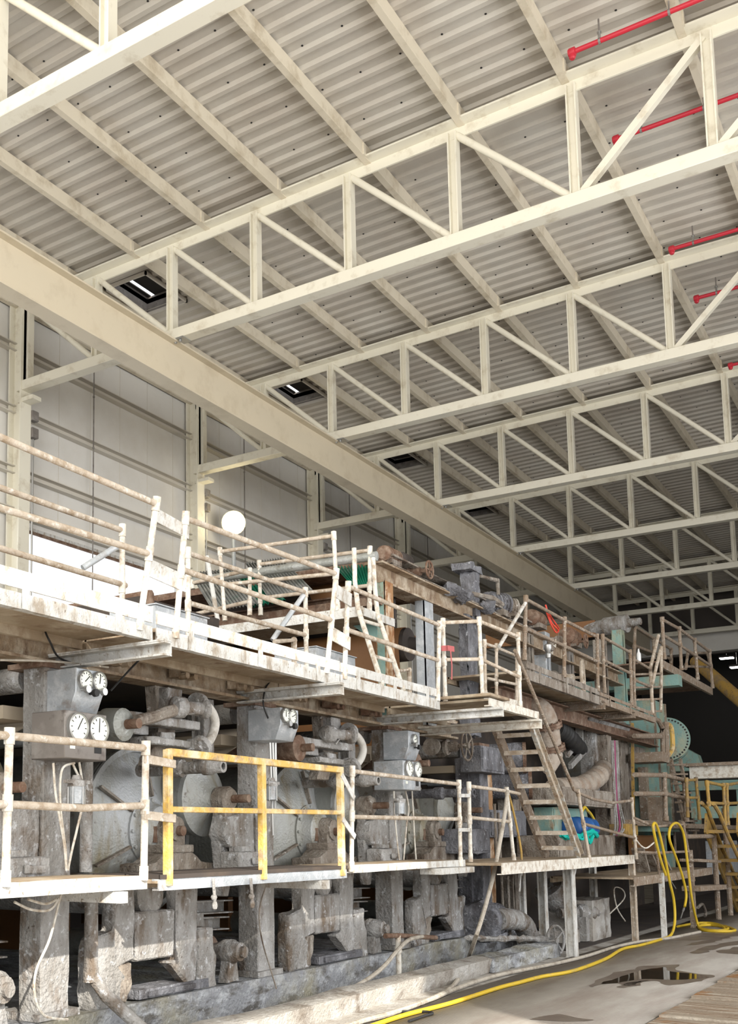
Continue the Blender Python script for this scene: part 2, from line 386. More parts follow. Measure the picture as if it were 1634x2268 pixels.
# purlins
PX = [-14.84+1.56*i for i in range(13)]
for k,x in enumerate(PX):
    b = MB(); z = 12.185+rise(x)
    b.channel((x,Y0,z+.115),(x,YF,z+.115),.10,.23,.02,flip=-1)
    for y in TY: b.box((x+.05,y-.30,z+.0),(x+.07,y-.22,z+.2))
    lab = 'eave purlin along the top of the left wall' if k == 0 else 'cream roof purlin, %s in from the eave purlin on the left wall'%ORD[k-1]
    tag(b.build('roof_purlin', M['purlin']), lab, 'purlin', 'roof purlins')
# runway beam slung under the trusses
b = MB(); b.ibeam((-10.93,Y0,9.95),(-10.93,50.2,9.95),.30,.80,.03,.03)
t = thing('runway_beam', (-10.93,Y0,9.5), 'long cream crane runway girder slung under the trusses', 'runway beam')
t2 = b.build('girder', M['beam'], t)
for y in TY:
    f = MB(); f.box((-10.85,y-.12,10.345),(-10.62,y+.12,10.37))
    for dx in (.1,.2): f.lathe((-10.93+dx,y-.06,10.30),(0,0,1),[(0,.03),(.04,.03)],6)
    f.build('clip', M['steel'], t)
# wall columns, girts, boxes
for k,y in enumerate(TY):
    b = MB(); b.ibeam((-14.72,y,0),(-14.72,y,12.2),.30,.34,.03,.03,up=(1,0,0))
    b.box((-14.66,y-.12,10.12),(-14.25,y+.12,10.2))
    tag(b.build('wall_column', M['cream']), ['cream wall column left of the frame','cream wall column carrying the second truss, leftmost in view','cream wall column carrying the third truss','cream wall column carrying the fourth truss','cream wall column carrying the fifth truss','cream wall column carrying the sixth truss','cream wall column carrying the seventh truss','dim wall column at the far end'][k], 'column', 'wall columns')
for k,z in enumerate((11.35,10.05,8.82,7.98)):
    b = MB(); b.channel((-14.87,Y0,z),(-14.87,YF,z),.15,.16,.02)
    tag(b.build('wall_girt', M['girt']), ['horizontal wall girt highest on the left wall','horizontal wall girt second from the roof','horizontal wall girt third from the roof','horizontal wall girt just above the windows'][k], 'girt', 'wall girts')
for k,y in enumerate(TY[1:5]):
    for j,z in enumerate((9.93,9.58)):
        t = thing('junction_box', (-14.5,y+.16,z), 'small grey junction box, %s of the pair on the %s truss column'%(['upper','lower'][j], ORD[k+1]), 'junction box', 'junction boxes on the wall columns')
        b = MB(); b.box((-14.64,y+.15,z-.1),(-14.5,y+.33,z+.1)); b.build('box', M['greybox'], t, bevel=.01)
        b = MB(); b.box((-14.5,y+.17,z-.08),(-14.49,y+.31,z+.08)); b.build('lid', M['greybox'], t)
    b = MB(); b.tube([(-14.57,y+.24,9.46),(-14.57,y+.24,6),(-14.57,y+.24,3)],.02,6)
    tag(b.build('conduit', M['steel']), 'thin vertical conduit below the boxes on the %s truss column'%ORD[k+1], 'conduit', 'column conduits')
    b = MB(); b.tube([(-14.78,y+2.3,12.1),(-14.78,y+2.3,6.2)],.014,6)
    for z in (11.1,9.95,8.72): b.ball((-14.78,y+2.3,z),.03,6)
    tag(b.build('hanging_cable', M['greybox']), 'thin cable hanging down the wall panel after the %s truss column'%ORD[k+1], 'cable', 'cables on the left wall')
# flood lamp
p = AX(517,1158,-14.3)
t = thing('flood_lamp', p, 'glowing yellow flood lamp on a stem in front of the left wall', 'lamp')
b = MB(); b.lathe(p, (.55,-.75,-.2), [(-.02,.02),(.0,.26),(.03,.28),(.05,.02)], 20); b.build('bulb', M['lampwarm'], t)
b = MB(); b.lathe(p, (.55,-.75,-.2), [(-.28,.06),(-.2,.12),(-.02,.30),(.02,.30),(-.03,.28),(-.2,.05)], 20, cap=False); b.build('reflector', M['steel'], t)
b = MB(); b.tube([p+V((-.1,.15,-.05)),p+V((-.1,.15,-2.6)),p+V((-.5,.2,-2.7))],.045,8); b.build('stem', M['galv'], t)
ld = bpy.data.lights.new('flood_lamp_light','POINT'); ld.energy = 22; ld.color = (1,.85,.55); ld.shadow_soft_size = .25
lo = bpy.data.objects.new('flood_lamp_light', ld); COL.objects.link(lo); lo.location = p+V((.45,-.55,-.05))
# sprinkler pipes
for k,y in enumerate((13.9,16.15,19.95,22.15,25.9)):
    p = V((-3.62,y,12.12))
    t = thing('sprinkler_pipe', p, ['red sprinkler pipe nearest the camera, at the top right','red sprinkler pipe just beyond the second truss','red sprinkler pipe before the third truss','red sprinkler pipe just beyond the third truss','short visible end of red sprinkler pipe before the fourth truss'][k], 'pipe', 'red sprinkler pipes')
    b = MB(); b.tube([p,(6.5,y,12.14)],.035,10); b.build('pipe', M['red'], t)
    b = MB(); b.lathe(p+V((-.03,0,0)),(1,0,0),[(0,.05),(.02,.062),(.09,.062),(.1,.04)],10); b.lathe(p+V((.02,0,-.1)),(0,0,1),[(0,.03),(.02,.045),(.1,.04)],8); b.build('end_tee', M['red'], t)
    for xx in (.38,1.25,3.0,4.8):
        b = MB(); b.tube([p+V((xx,0,0)),p+V((xx,0,.32))],.012,6); b.lathe(p+V((xx-.015,0,0)),(1,0,0),[(0,.04),(.03,.04)],8); b.build('hanger', M['greybox'], t)
    b = MB(); b.cyl(p+V((.38,0,.0)),p+V((.38,0,.12)),.02,seg=6); b.lathe(p+V((.38,0,.12)),(0,0,1),[(0,.03),(.015,.03)],8); b.build('sprinkler_head', M['steel'], t)

# ------------------------------------------------------------------ daylight and added fill lamps
w = bpy.data.worlds.new('sky'); S.world = w; w.use_nodes = True
bg = w.node_tree.nodes['Background']; bg.inputs[0].default_value = (.93,.96,1.0,1); bg.inputs[1].default_value = 1.8
def area(name, loc, dirv, sx, sy, e, c):
    l = bpy.data.lights.new(name,'AREA'); l.shape = 'RECTANGLE'; l.size = sx; l.size_y = sy; l.energy = e; l.color = c
    o = bpy.data.objects.new(name, l); COL.objects.link(o); o.location = loc; o.rotation_euler = V(dirv).to_track_quat('-Z','Y').to_euler()
area('fill_lamp_behind', (-1.5,-5.7,7.4), (-.15,1,0), 16, 8, 2700, (1,.965,.89))  # added area lamp behind the camera, in place of light from outside
area('fill_lamp_right', (7.0,14,4.4), (-1,0,.08), 20, 6.2, 1750, (.95,.97,1))  # added area lamp in front of the closed window band
sd = bpy.data.lights.new('sun','SUN'); sd.energy = 7.5; sd.angle = math.radians(.6); sd.color = (1,.93,.82)
so = bpy.data.objects.new('sun', sd); COL.objects.link(so)
so.rotation_euler = V((-.8,.6,-.5)).to_track_quat('-Z','Y').to_euler()
S.view_settings.view_transform = 'Standard'; S.view_settings.look = 'None'; S.view_settings.gamma = 1; S.view_settings.exposure = 0
S.view_settings.use_curve_mapping = False
# ================================================================== walkways, rails and stairs on the operator side
XE = -4.6
M['railtop'] = mat('grimy_rail_pipe', (.52,.45,.37), .75, mix=[((.36,.28,.20), 10, .53, .10, U), ((.70,.66,.60), 16, .60, .07, U)], bump=.35, bscale=80)
def pipe_rail(label, posts, rails, r=.022, pm='rail', rm='railtop', group=None, name='guard_rail', foot=True, extra=()):
    t = thing(name, posts[0][0], label, 'railing', group)
    for bt,tp in posts:
        b = MB(); b.tube([bt,tp], r, 10); d = (V(tp)-V(bt)).normalized()
        if foot: b.cyl(V(bt)-d*.005, V(bt)+d*.09, r*1.25, seg=10)
        b.ball(V(tp), r*1.28, 10)
        for pts in rails:
            for a,c in zip(pts[:-1],pts[1:]):
                # fitting where a rail meets this post
                ab = V(c)-V(a); L = ab.length_squared or 1
                for q in [V(bt).lerp(V(tp), k/20) for k in range(4,21)]:
                    f = (q-V(a)).dot(ab)/L
                    if -.02 < f < 1.02 and (V(a)+ab*f-q).length < .03: b.cyl(q-d*.05, q+d*.05, r*1.28, seg=10); break
        b.build('post', M[pm], t)
    for k,pts in enumerate(rails):
        b = MB(); b.tube(pts, r*.97, 10); b.build(['top_rail','mid_rail','lower_rail','lower_rail'][min(k,3)], M[rm], t)
    for nm,bb,mm in extra: bb.build(nm, M[mm], t)
    return t
def deck(label, y0, y1, x0, x1, z, edge=.085, toe=0, mt='white', plate='under', name='walkway_deck', group=None, grating=False, rear=True):
    t = thing(name, (x0,y0,z), label, 'walkway', group)
    b = MB(); b.box((x0+.012*(1 if x0<x1 else -1),y0,z-.03),(x1,y1,z-.002)); b.build('deck_plate', M[plate], t)
    b = MB(); b.channel((x0-.03,y0,z-edge/2),(x0-.03,y1,z-edge/2),.06,edge,.012,flip=-1)
    b.build('edge_channel', M[mt], t, crust=.006, cuts=3)
    if rear:
        b = MB(); b.bar((x1,y0,z-.05),(x1,y1,z-.05),.04,.09); b.build('rear_channel', M[plate], t)
    if grating:
        b = MB(); n = int((y1-y0)/.045)
        for i in range(n): b.box((x0+.006,y0+i*.045,z),(x1,y0+i*.045+.012,z+.03))
        for xx in (x0+.006,(x0+x1)/2,x1): b.box((xx-.005,y0,z),(xx+.005,y1,z+.03))
        b.build('grating', M['void'], t, smooth=False)
    if toe:
        b = MB(); b.box((x0-.01,y0,z+.025),(x0+.002,y1,z+toe+.02)); 
        for k in range(3):
            yy = y0+(y1-y0)*(.15+.35*k); b.box((x0+.003,yy-.03,z-edge),(x0+.012,yy+.03,z+toe*.95))
        b.build('toe_board', M[mt], t, crust=.004, cuts=3)
    return t
# ---- lower walkway
ZL = 1.345
Y1a,Y1b = 3.6, AX(326,1945,XE).y; Y2a,Y2b = AX(352,1945,XE).y, AX(768,1930,XE).y; Y3a,Y3b = AX(776,1920,XE).y, AX(1030,1910,XE).y; Y4a,Y4b = AX(1034,1910,XE).y, AX(1405,1900,-4.2).y
deck('lower walkway section at the left edge with a splashed white front channel', Y1a, Y1b, XE, -5.2, ZL, .09, group='lower walkway')
deck('lower grating walkway section behind the yellow gate', Y2a, Y2b, XE, -5.2, ZL-.03, .08, mt='galv', grating=True, group='lower walkway')
deck('lower walkway section between the yellow gate and the narrow rail gap', Y3a, Y3b, XE, -5.2, ZL, .07, group='lower walkway')
LAND = deck('lower landing under the foot of the steep stairs', Y4a, Y4b, -4.2, -5.3, 1.31, .13, mt='rail', group='lower walkway')
b = MB(); b.box((-4.75,Y3b-.9,ZL-.14),(-4.5,Y3b+.02,ZL-.075)); tag(b.build('support_bracket', M['white'], bevel=.005), 'white bracket plate under the lower walkway joint below the narrow gap', 'bracket')
b = MB(); b.box((-5.2,Y2b-.5,ZL-.19),(-4.55,Y2b-.42,ZL-.115)); tag(b.build('support_bracket', M['white']), 'white bracket arm under the right end of the yellow gate', 'bracket')
b = MB(); b.box((-5.2,Y1b-.35,ZL-.17),(-4.55,Y1b-.27,ZL-.095)); tag(b.build('support_bracket', M['white']), 'white bracket arm under the joint left of the yellow gate', 'bracket')
def lp(xb,yb,xt,yt,X=XE): 
    a = AX(xb,yb,X); return a, AY(xt,yt,a.y)
def ext(a, c, y): return a+(c-a)*((y-a.y)/(c.y-a.y))
# rail at the left edge
A = [lp(12,1962,21,1630), lp(318,1948,323,1657)]
tl,tr = A[0][1],A[1][1]; m1,m2 = A[0][0].lerp(tl,.54),A[1][0].lerp(tr,.56)
mm = [ext(m1,m2,3.6), m1, m1.lerp(m2,.5)+V((0,0,-.02)), m2]
pipe_rail('caked white pipe railing of the lower walkway at the left edge', A, [[ext(tl,tr,3.6),tl,tr], mm], r=.026, group='lower walkway railings')
# yellow gate of square tube
G = [(AX(372,1962,XE),AX(372,1666,XE)), (AX(582,1948,XE),AX(592,1694,XE)), (AX(757,1940,XE),AX(757,1704,XE))]
t = thing('safety_gate', G[0][0], 'yellow square tube safety gate on the lower walkway', 'gate')
for a,c in G:
    b = MB(); b.bar((XE,a.y,a.z),(XE,a.y,c.z+.02),.055,.055,up=(0,1,0)); b.build('post', M['yellow'], t, bevel=.004)
y0,y1 = G[0][0].y,G[2][0].y
b = MB(); b.bar((XE,y0,2.205),(XE,y1,2.205),.05,.055); b.build('top_rail', M['yellow'], t, bevel=.004)
b = MB(); b.bar((XE,y0,1.80),(XE,y1,1.82),.045,.04); b.build('mid_rail', M['yellow'], t, bevel=.004)
for z in (2.13,1.745):
    b = MB(); b.bar((XE+.03,A[1][0].y-.03,z+.01),(XE+.03,y0+.05,z-.01),.012,.06); b.build('hinge_strap', M['railtop'], t, bevel=.003)
R2 = [(AX(778,1930,XE),AX(780,1708,XE)), (AX(1020,1918,XE),AX(1016,1737,XE))]
y2 = R2[0][0].y
for z in ((2.16,1.95),(1.76,1.60)):
    b = MB(); b.bar((XE+.03,y1-.02,z[0]),(XE+.03,y2+.03,z[1]),.012,.055); b.build('latch_strap', M['white'], t, bevel=.003)
a,c = R2; pipe_rail('white pipe railing of the lower walkway right of the yellow gate', R2, [[a[1],c[1]],[a[0].lerp(a[1],.54),c[0].lerp(c[1],.57)]], group='lower walkway railings')
R3 = [(AX(1042,1908,XE),AX(1038,1741,XE)), (AX(1138,1906,XE),AX(1122,1752,XE))]
a,c = R3; e = c[1]+V((0,.45,-.02))
pipe_rail('short white pipe railing between the narrow gap and the steep stairs', R3, [[a[1],c[1],e],[a[0].lerp(a[1],.58),c[0].lerp(c[1],.56)]], group='lower walkway railings',
    extra=[('link_bar', MB().bar(AX(1016,1762,XE+.02),AX(1042,1762,XE+.02),.01,.04).bar(AX(1016,1838,XE+.02),AX(1042,1838,XE+.02),.01,.04), 'white')])
XS = -4.2
R4 = [(AX(1306,1908,XS),AX(1280,1756,XS)), (AX(1409,1902,XS),AX(1399,1773,XS))]
a,c = R4
pipe_rail('sagging brown pipe railing of the lower landing right of the stairs', R4, [[AX(1272,1750,XS),a[1],a[1].lerp(c[1],.25)+V((0,0,-.06)),a[1].lerp(c[1],.6)+V((0,0,-.075)),c[1]],[AX(1290,1824,XS),AX(1340,1838,XS),AX(1409,1857,XS)]], pm='railtop', rm='railbrown', group='lower walkway railings')
# legs of the landing
def legz(x, X, ztop, w, label, mt='white'):
    a = AX(x, 1900, X); b = MB(); b.ibeam((X,a.y,0),(X,a.y,ztop),w,w*.8,.014,.012,up=(1,0,0)); b.box((X-.07,a.y-.07,0),(X+.07,a.y+.07,.012))
    o = b.build('leg', M[mt], LAND, crust=.004, cuts=2); o['label'] = label
legz(1258, -4.42, 1.22, .15, 'thick splashed white leg under the landing in front of the hand wheel')
legz(1198, -5.05, 1.22, .13, 'white steel leg under the landing, left of the hand wheel')
legz(1154, -5.1, 1.22, .09, 'narrow leg under the landing beside the hanging hose nozzle')
legz(1398, -4.25, 1.22, .10, 'grey leg under the right end of the landing before the concrete block', 'railtop')
legz(1311, -5.0, 1.22, .12, 'pale leg at the left of the concrete block','white')
b = MB(); b.prism([(-4.42+.02,0,1.2),(-4.42+.02,0,.98),(-4.42+.02,.22,1.2)],(.02,0,0)); g = b.build('support_bracket', M['white']); g.location = (0,AX(1262,1930,-4.42).y,0); tag(g, 'triangular gusset at the top of the thick leg', 'bracket')

# ---- upper walkway
ZU = 3.085
YU1 = AX(338,1400,XE).y; YU2a,YU2b = AX(366,1410,XE).y, AX(752,1500,XE).y; YU3a,YU3b = YU2b+.02, AX(974,1560,XE).y
deck('upper walkway section at the left edge with a splashed toe board', 3.4, YU1, XE, -5.28, ZU, .10, toe=.12, group='upper walkway')
deck('upper walkway section in the middle with a bright white toe board', YU2a-.1, YU2b, XE, -5.28, ZU, .11, toe=.10, group='upper walkway')
deck('upper walkway section under the white ladder', YU3a, YU3b, XE, -5.28, ZU, .11, toe=.09, group='upper walkway')
YP0,YP1 = AX(985,1555,-4.12).y, AX(1175,1590,-4.12).y
deck('upper platform at the head of the steep stairs', AZ(985,1553,ZU).y, YP1+.25, -4.1, -5.28, ZU-.0, .09, mt='rail', group='upper walkway')
b = MB(); b.box((-4.05,AZ(985,1553,ZU).y-.1,ZU+.01),(-4.62,AZ(985,1553,ZU).y+.5,ZU+.04)); tag(b.build('step_plate', M['under']), 'brown step plate lying at the gate of the upper platform', 'plate')
def urail(label, L, Rr, midL, midR, yext=None, plates=(), **k):
    a = lp(*L); c = lp(*Rr); m0 = a[0].lerp(a[1],midL); m1_ = c[0].lerp(c[1],midR)
    top = [a[1],c[1]]; mid = [m0,m1_]; posts = [a,c]
    if yext is not None: top = [ext(*top,yext)]+top[1:]; mid = [ext(*mid,yext)]+mid[1:]; posts = [c]
    return pipe_rail(label, posts, [top,mid], r=.023, group='upper walkway railings', **k)
urail('white pipe railing of the upper walkway at the left edge, front side', (-60,1330,-30,955), (308,1394,346,1116), .58,.6, yext=3.3)
urail('leaning white pipe railing in the middle of the upper walkway, front side', (388,1412,411,1148), (723,1490,744,1271), .57,.53)
urail('white pipe railing of the upper walkway under the ladder, front side', (762,1503,771,1299), (969,1551,973,1385), .53,.53)
# link plates between the front railings
def plate(p, q, h, label):
    b = MB(); b.bar(p, q, .012, h); tag(b.build('link_plate', M['white'], bevel=.003), label, 'plate', 'link plates between upper railings')
plate(AX(345,1140,-4.52), AX(418,1180,-4.52), .10, 'upper flat plate linking the left and middle upper railings')
plate(AX(328,1256,-4.55), AX(412,1294,-4.55), .13, 'lower flat plate linking the left and middle upper railings')
plate(AX(737,1304,-4.52), AX(778,1330,-4.52), .13, 'upper flat plate linking the middle and right upper railings')
plate(AX(733,1402,-4.55), AX(775,1426,-4.55), .13, 'lower flat plate linking the middle and right upper railings')
# rear railings
XB = -5.22
def rrail(label, L, Rr, mL, mR, yext=None, **k):
    c0 = AX(*Rr,XB); c = (V((XB,c0.y,ZU)),c0); a0 = AX(*L,XB); a = (V((XB,a0.y,ZU)),a0)
    m0,m1_ = AX(*mL,XB),AX(*mR,XB); top = [a0,c0]; mid = [m0,m1_]; posts = [a,c]
    if yext is not None: top = [ext(*top,yext),c0]; mid = [ext(*mid,yext),m1_]; posts = [c]
    return pipe_rail(label, posts, [top,mid], r=.023, group='upper walkway railings', **k)
rrail('grimy pipe railing at the rear of the upper walkway, left edge', (0,1080),(271,1175),(0,1214),(279,1297), yext=3.3)
rrail('grimy pipe railing at the rear of the upper walkway, middle', (416,1225),(676,1312),(420,1336),(678,1407))
for pts,lab in (([AX(258,1211,-5.22),AX(183,1258,-5.35)],'short grey brace pipe below the rear railing at the left edge'),([AX(672,1318,-5.22),AX(603,1418,-5.4)],'pale grey brace pipe leaning on the rear railing in the middle')):
    b = MB(); b.tube(pts,.026,10); tag(b.build('brace_pipe', M['galv']), lab, 'pipe', 'loose brace pipes')
# platform gate and rails
gp = [AZ(986,1552,ZU), AZ(1069,1553,ZU), AZ(1152,1570,ZU)]
tops = [AY(981,1379,gp[0].y), AY(1061,1376,gp[1].y), AY(1147,1410,gp[2].y)]
mids = [AY(985,1461,gp[0].y), AY(1064,1460,gp[1].y), AY(1151,1500,gp[2].y)]
pipe_rail('white pipe railing around the upper stair platform', list(zip(gp,tops)), [tops,mids], group='upper walkway railings')
ip = [AX(1075,1545,-4.75),AX(1099,1548,-4.75),AX(1144,1556,-4.75)]; it = [AX(1073,1425,-4.75),AX(1099,1434,-4.75),AX(1144,1453,-4.75)]; im = [AX(1078,1502,-4.75),AX(1100,1507,-4.75),AX(1144,1516,-4.75)]
pipe_rail('small inner pipe railing with three posts behind the stair platform', list(zip(ip,it)), [it,im], r=.02, pm='railtop', group='upper walkway railings',
    extra=[('toe_board', MB().bar(AX(1075,1541,-4.73),AX(1145,1560,-4.73),.01,.1),'rail')])
b = MB()
for i in range(5): b.tube([V((-4.55,YU3b-.03,3.62+i*.012)),V((-4.50,YU3b+.06,3.63+i*.012)),V((-4.46,YU3b+.1,3.62+i*.012)),V((-4.5,YU3b+.02,3.625+i*.012))],.007,6)
b.tube([V((-4.47,YU3b+.03,3.62)),V((-4.465,YU3b+.04,3.45)),V((-4.47,YU3b+.035,3.3))],.007,6)
tag(b.build('tie_cord', mat('faded_red_cord',(.42,.12,.12),.7)), 'faded red cord tying two railing posts together', 'cord')
b = MB(); b.tube([AX(1105,1432,-4.7),AX(1164,1334,-4.6)],.024,10); tag(b.build('brace_pipe', M['white']), 'white brace pipe slanting up from the stair platform to the far railing', 'pipe')
# outrigger brackets under the upper walkway
def outrig(x, y, X0, X1, z, h, label, mt='white'):
    p = AX(x,y,X1); b = MB(); b.channel((X0,p.y,z),(X1,p.y,z),.09,h,.012); b.box((X0,p.y-.05,z+h/2),(X1,p.y+.05,z+h/2+.012))
    tag(b.build('outrigger_bracket', M[mt], crust=.004, cuts=2), label, 'bracket', 'outrigger brackets under the upper walkway')
outrig(372,1425,-5.5,-4.42,2.90,.10,'outrigger channel under the left joint of the upper walkway')
outrig(756,1510,-5.5,-4.42,2.90,.10,'outrigger channel under the middle joint of the upper walkway')
outrig(1112,1575,-5.5,-4.0,2.93,.09,'outrigger channel under the upper platform, nearer one','white')
outrig(1197,1590,-5.5,-3.98,2.90,.10,'outrigger channel at the head of the steep stairs','rail')
# ---- steep stairs
tR,tL = V((-4.22,12.98,2.93)), V((-4.68,12.98,2.93)); bR = AX(1287,1902,-4.22); bL = AX(1211,1900,-4.68)
tR = AX(1176,1604,-4.22); tL = AX(1098,1606,-4.68)
yb = (bR.y+bL.y)/2; ytp = (tR.y+tL.y)/2
t = thing('steep_stairs', (-4.45,yb,1.31), 'steep brown metal stairs from the lower landing to the upper platform', 'stairs')
for X in (-4.22,-4.68):
    b = MB(); b.channel((X,ytp,2.95),(X,yb,1.31),.05,.16,.012,up=(0,1,.7),flip=1 if X>-4.5 else -1); b.build('stringer', M['railbrown'] if X<-4.5 else mat('chipped_stringer_paint',(.40,.33,.25),.7,mix=[((.55,.58,.58),5,.56,.08,DR),((.25,.16,.1),8,.6,.06,U)],bump=.8), t, crust=.003, cuts=2)
for i in range(8):
    f = (i+.55)/8.3; y = ytp+(yb-ytp)*f; z = 2.95+(1.31-2.95)*f
    b = MB(); b.box((-4.66,y-.11,z-.015),(-4.24,y+.09,z+.015)).box((-4.66,y-.115,z-.04),(-4.24,y-.105,z+.015)); b.build('tread', M['railtop'], t, crust=.003, cuts=2)
hr = [AX(1140,1440,-4.15),AX(1205,1592,-4.15),AX(1271,1750,-4.15)]
b = MB(); b.tube(hr,.022,10); b.build('handrail', M['railbrown'], t)

# ---- far upper walkways
ZF = 3.79
YF0,YF1,YF2 = AX(1166,1465,XE).y, AX(1327,1533,XE).y, AX(1404,1567,XE).y
deck('far brown upper walkway section nearest, crusted with drips', YF0, YF1, XE, -5.7, ZF, .13, toe=.09, mt='pulpbrown', group='far upper walkway')
deck('far brown upper walkway section before the little ladder', YF1+.05, YF2+1.6, XE, -5.7, ZF, .10, toe=.06, mt='railbrown', group='far upper walkway')
def frail(label, pts, tops_, mids_, X=XE, **k):
    ps = [AX(*p,X) for p in pts]; ts = [AX(*p,X) for p in tops_]; ms = [AX(*p,X) for p in mids_]
    return pipe_rail(label, list(zip(ps,ts)), [ts,ms], pm='railbrown', rm='railbrown', group='far upper walkway railings', **k)
frail('brown pipe railing with three posts on the far upper walkway', [(1161,1462),(1249,1500),(1324,1531)], [(1164,1327),(1250,1374),(1322,1411)], [(1164,1392),(1250,1431),(1324,1466)], r=.026)
frail('brown pipe railing with two posts before the little ladder', [(1339,1535),(1399,1562)], [(1334,1411),(1395,1445)], [(1336,1462),(1397,1492)], r=.026)
frail('lowest brown pipe railing at the end of the far walkway', [(1405,1566),(1446,1583)], [(1403,1460),(1440,1482)], [(1404,1506),(1443,1522)], r=.026)
outrig(1338,1548,-5.6,-4.55,3.66,.13,'outrigger channel under the far upper walkway, nearer one','railbrown')
outrig(1405,1572,-5.6,-4.55,3.68,.11,'outrigger channel under the far upper walkway, farther one','railbrown')
b = MB(); b.ibeam((-5.2,AX(1100,1500,-5.2).y,3.55),(-5.2,AX(1440,1500,-5.2).y,3.55),.2,.25,.02,.02); tag(b.build('walkway_beam', M['rust']), 'rusty beam under the far upper walkway', 'beam')
# little ladder between far walkways
t = thing('short_ladder', AX(1445,1580,XE), 'short brown ladder climbing to the far high platform', 'ladder')
for pts in ([(1458,1407),(1440,1480),(1445,1580)],[(1464,1432),(1464,1500),(1463,1577)]):
    b = MB(); b.tube([AX(*p,XE) for p in pts],.03,8); b.build('stringer', M['railtop'], t)
for y in (1492,1521,1548,1575):
    b = MB(); b.bar(AX(1404,y+2,XE-.1),AX(1463,y,XE),.06,.035); b.build('rung', M['railbrown'], t)
b = MB(); b.tube([AX(1462,1440,XE+.1),AX(1444,1515,XE+.1)],.03,8); b.build('handrail', M['railtop'], t)
# far high platform
ZH = 4.98
h0,h1 = AX(1469,1462,XE), AX(1578,1526,XE)
deck('far high platform with a brown grating floor', h0.y, h1.y, XE, -6.3, 5.0, .16, mt='railbrown', plate='rust', group='far high platform')
frail('brown pipe railing along the far high platform', [(1471,1460),(1509,1484),(1545,1505),(1578,1524)], [(1466,1372),(1504,1393),(1538,1418),(1571,1443)], [(1470,1408),(1506,1430),(1541,1453),(1574,1475)], r=.034)
frail('low hooped end rail of the far high platform', [(1518,1481),(1574,1480)], [(1523,1446),(1566,1446)], [(1519,1476),(1572,1477)], X=-4.75, r=.03)
frail('brown pipe railing at the rear of the far high platform', [(1404,1470),(1448,1460),(1486,1475)], [(1406,1388),(1447,1414),(1486,1438)], [(1405,1430),(1447,1446),(1486,1460)], X=-5.6, r=.034)
b = MB(); a = AX(1540,1528,-4.5); b.bar((-7.5,a.y-1.5,4.70),(-4.5,a.y-1.5,4.70),.35,.22); tag(b.build('platform_beam', M['teal']), 'teal box beam carrying the far high platform', 'beam')
# ================================================================== the paper machine
BAY = 2.87
# curb, gutter plinth, added shade screen
b = MB()
b.prism([(-4.72,3.6,0),(-4.68,3.6,.17),(-4.92,3.6,.19),(-4.96,3.6,0)],(0,9.0,0)); o = b.build('concrete_curb', M['conc'], crust=.03, crust_scale=4, cuts=4)
tag(o, 'low crusted concrete curb along the foot of the machine', 'curb')
b = MB(); b.prism([(-4.68,12.6,0),(-4.68,12.6,.17),(-4.92,12.6,.19),(-4.96,12.6,0)],(.10,2.3,0)); tag(b.build('concrete_curb', M['concblue'], crust=.03, crust_scale=4, cuts=4), 'low drip stained curb end beside the hand wheel', 'curb')
b = MB(); b.box((-5.33,3.4,0),(-10.2,15.4,.33)); tag(b.build('machine_plinth', M['concblue'], crust=.03, crust_scale=4, cuts=4), 'blue grey pulp covered concrete plinth under the machine', 'plinth')
b = MB(); b.box((-10.0,2.0,0),(-10.05,21,3.6)); b.box((-5.9,2.0,2.99),(-10.05,11.7,3.03)); b.box((-5.3,1.8,0),(-10.05,2.0,3.0))  # added panels block light from behind so the interior stays dark
tag(b.build('shade_screen', M['void']), 'added dark screen that keeps the machine interior in shade', 'screen')
# columns
def column(i, lab, m='pulp'):
    y = 5.85+BAY*i; t = thing('machine_column', (-5.5,y,.33), lab, 'column', 'machine frame columns')
    b = MB(); b.box((-5.40,y-.15,.33),(-5.62,y+.15,2.88)); b.build('shaft', M[m], t, bevel=.01, crust=.008, cuts=4)
    b = MB(); b.box((-5.36,y-.22,.33),(-5.76,y+.22,.38)); b.build('foot_plate', M[m], t)
    b = MB(); b.box((-5.38,y-.19,2.84),(-5.74,y+.19,2.88)); b.build('cap_plate', M['rust'], t)
    return t
column(0,'machine column behind the lower railing at the left edge, carrying the large pressure gauges')
column(1,'pale machine column behind the middle post of the yellow gate')
column(2,'machine column carrying the stacked gauge boxes right of the yellow gate')
column(3,'dark blue grey machine column behind the steep stairs','pulpblue')
# girder under the upper walkway
b = MB(); b.ibeam((-5.52,2.2,3.0),(-5.52,13.6,3.0),.22,.24,.025,.02)
t = thing('machine_girder', (-5.52,2.2,2.88), 'long stained brown girder below the upper walkway', 'girder'); b.build('beam', M['girder'], t, crust=.004, cuts=2)
for y in (4.9,6.5,7.4,8.3,9.3,10.1,11.0,11.9):
    b = MB(); b.box((-5.36,y-.09,2.96),(-5.48,y+.09,3.04)); b.cyl((-5.38,y-.06,2.97),(-5.30,y-.06,2.97),.03,seg=8).cyl((-5.38,y+.06,2.97),(-5.30,y+.06,2.97),.03,seg=8); b.build('clamp', M['rust'] if y > 9.5 else M['girder'], t)
for k,(z,x) in enumerate(((3.10,-5.33),(3.06,-5.31))):
    b = MB(); b.tube([V((x,2.5+i*.6,z+.015*math.sin(i*1.7+k))) for i in range(19)],.014,6,smooth=3); tag(b.build('conduit_pipe', M['railtop']), ['upper thin conduit running along the brown girder','lower thin conduit running along the brown girder'][k], 'conduit')
rnd.seed(3)
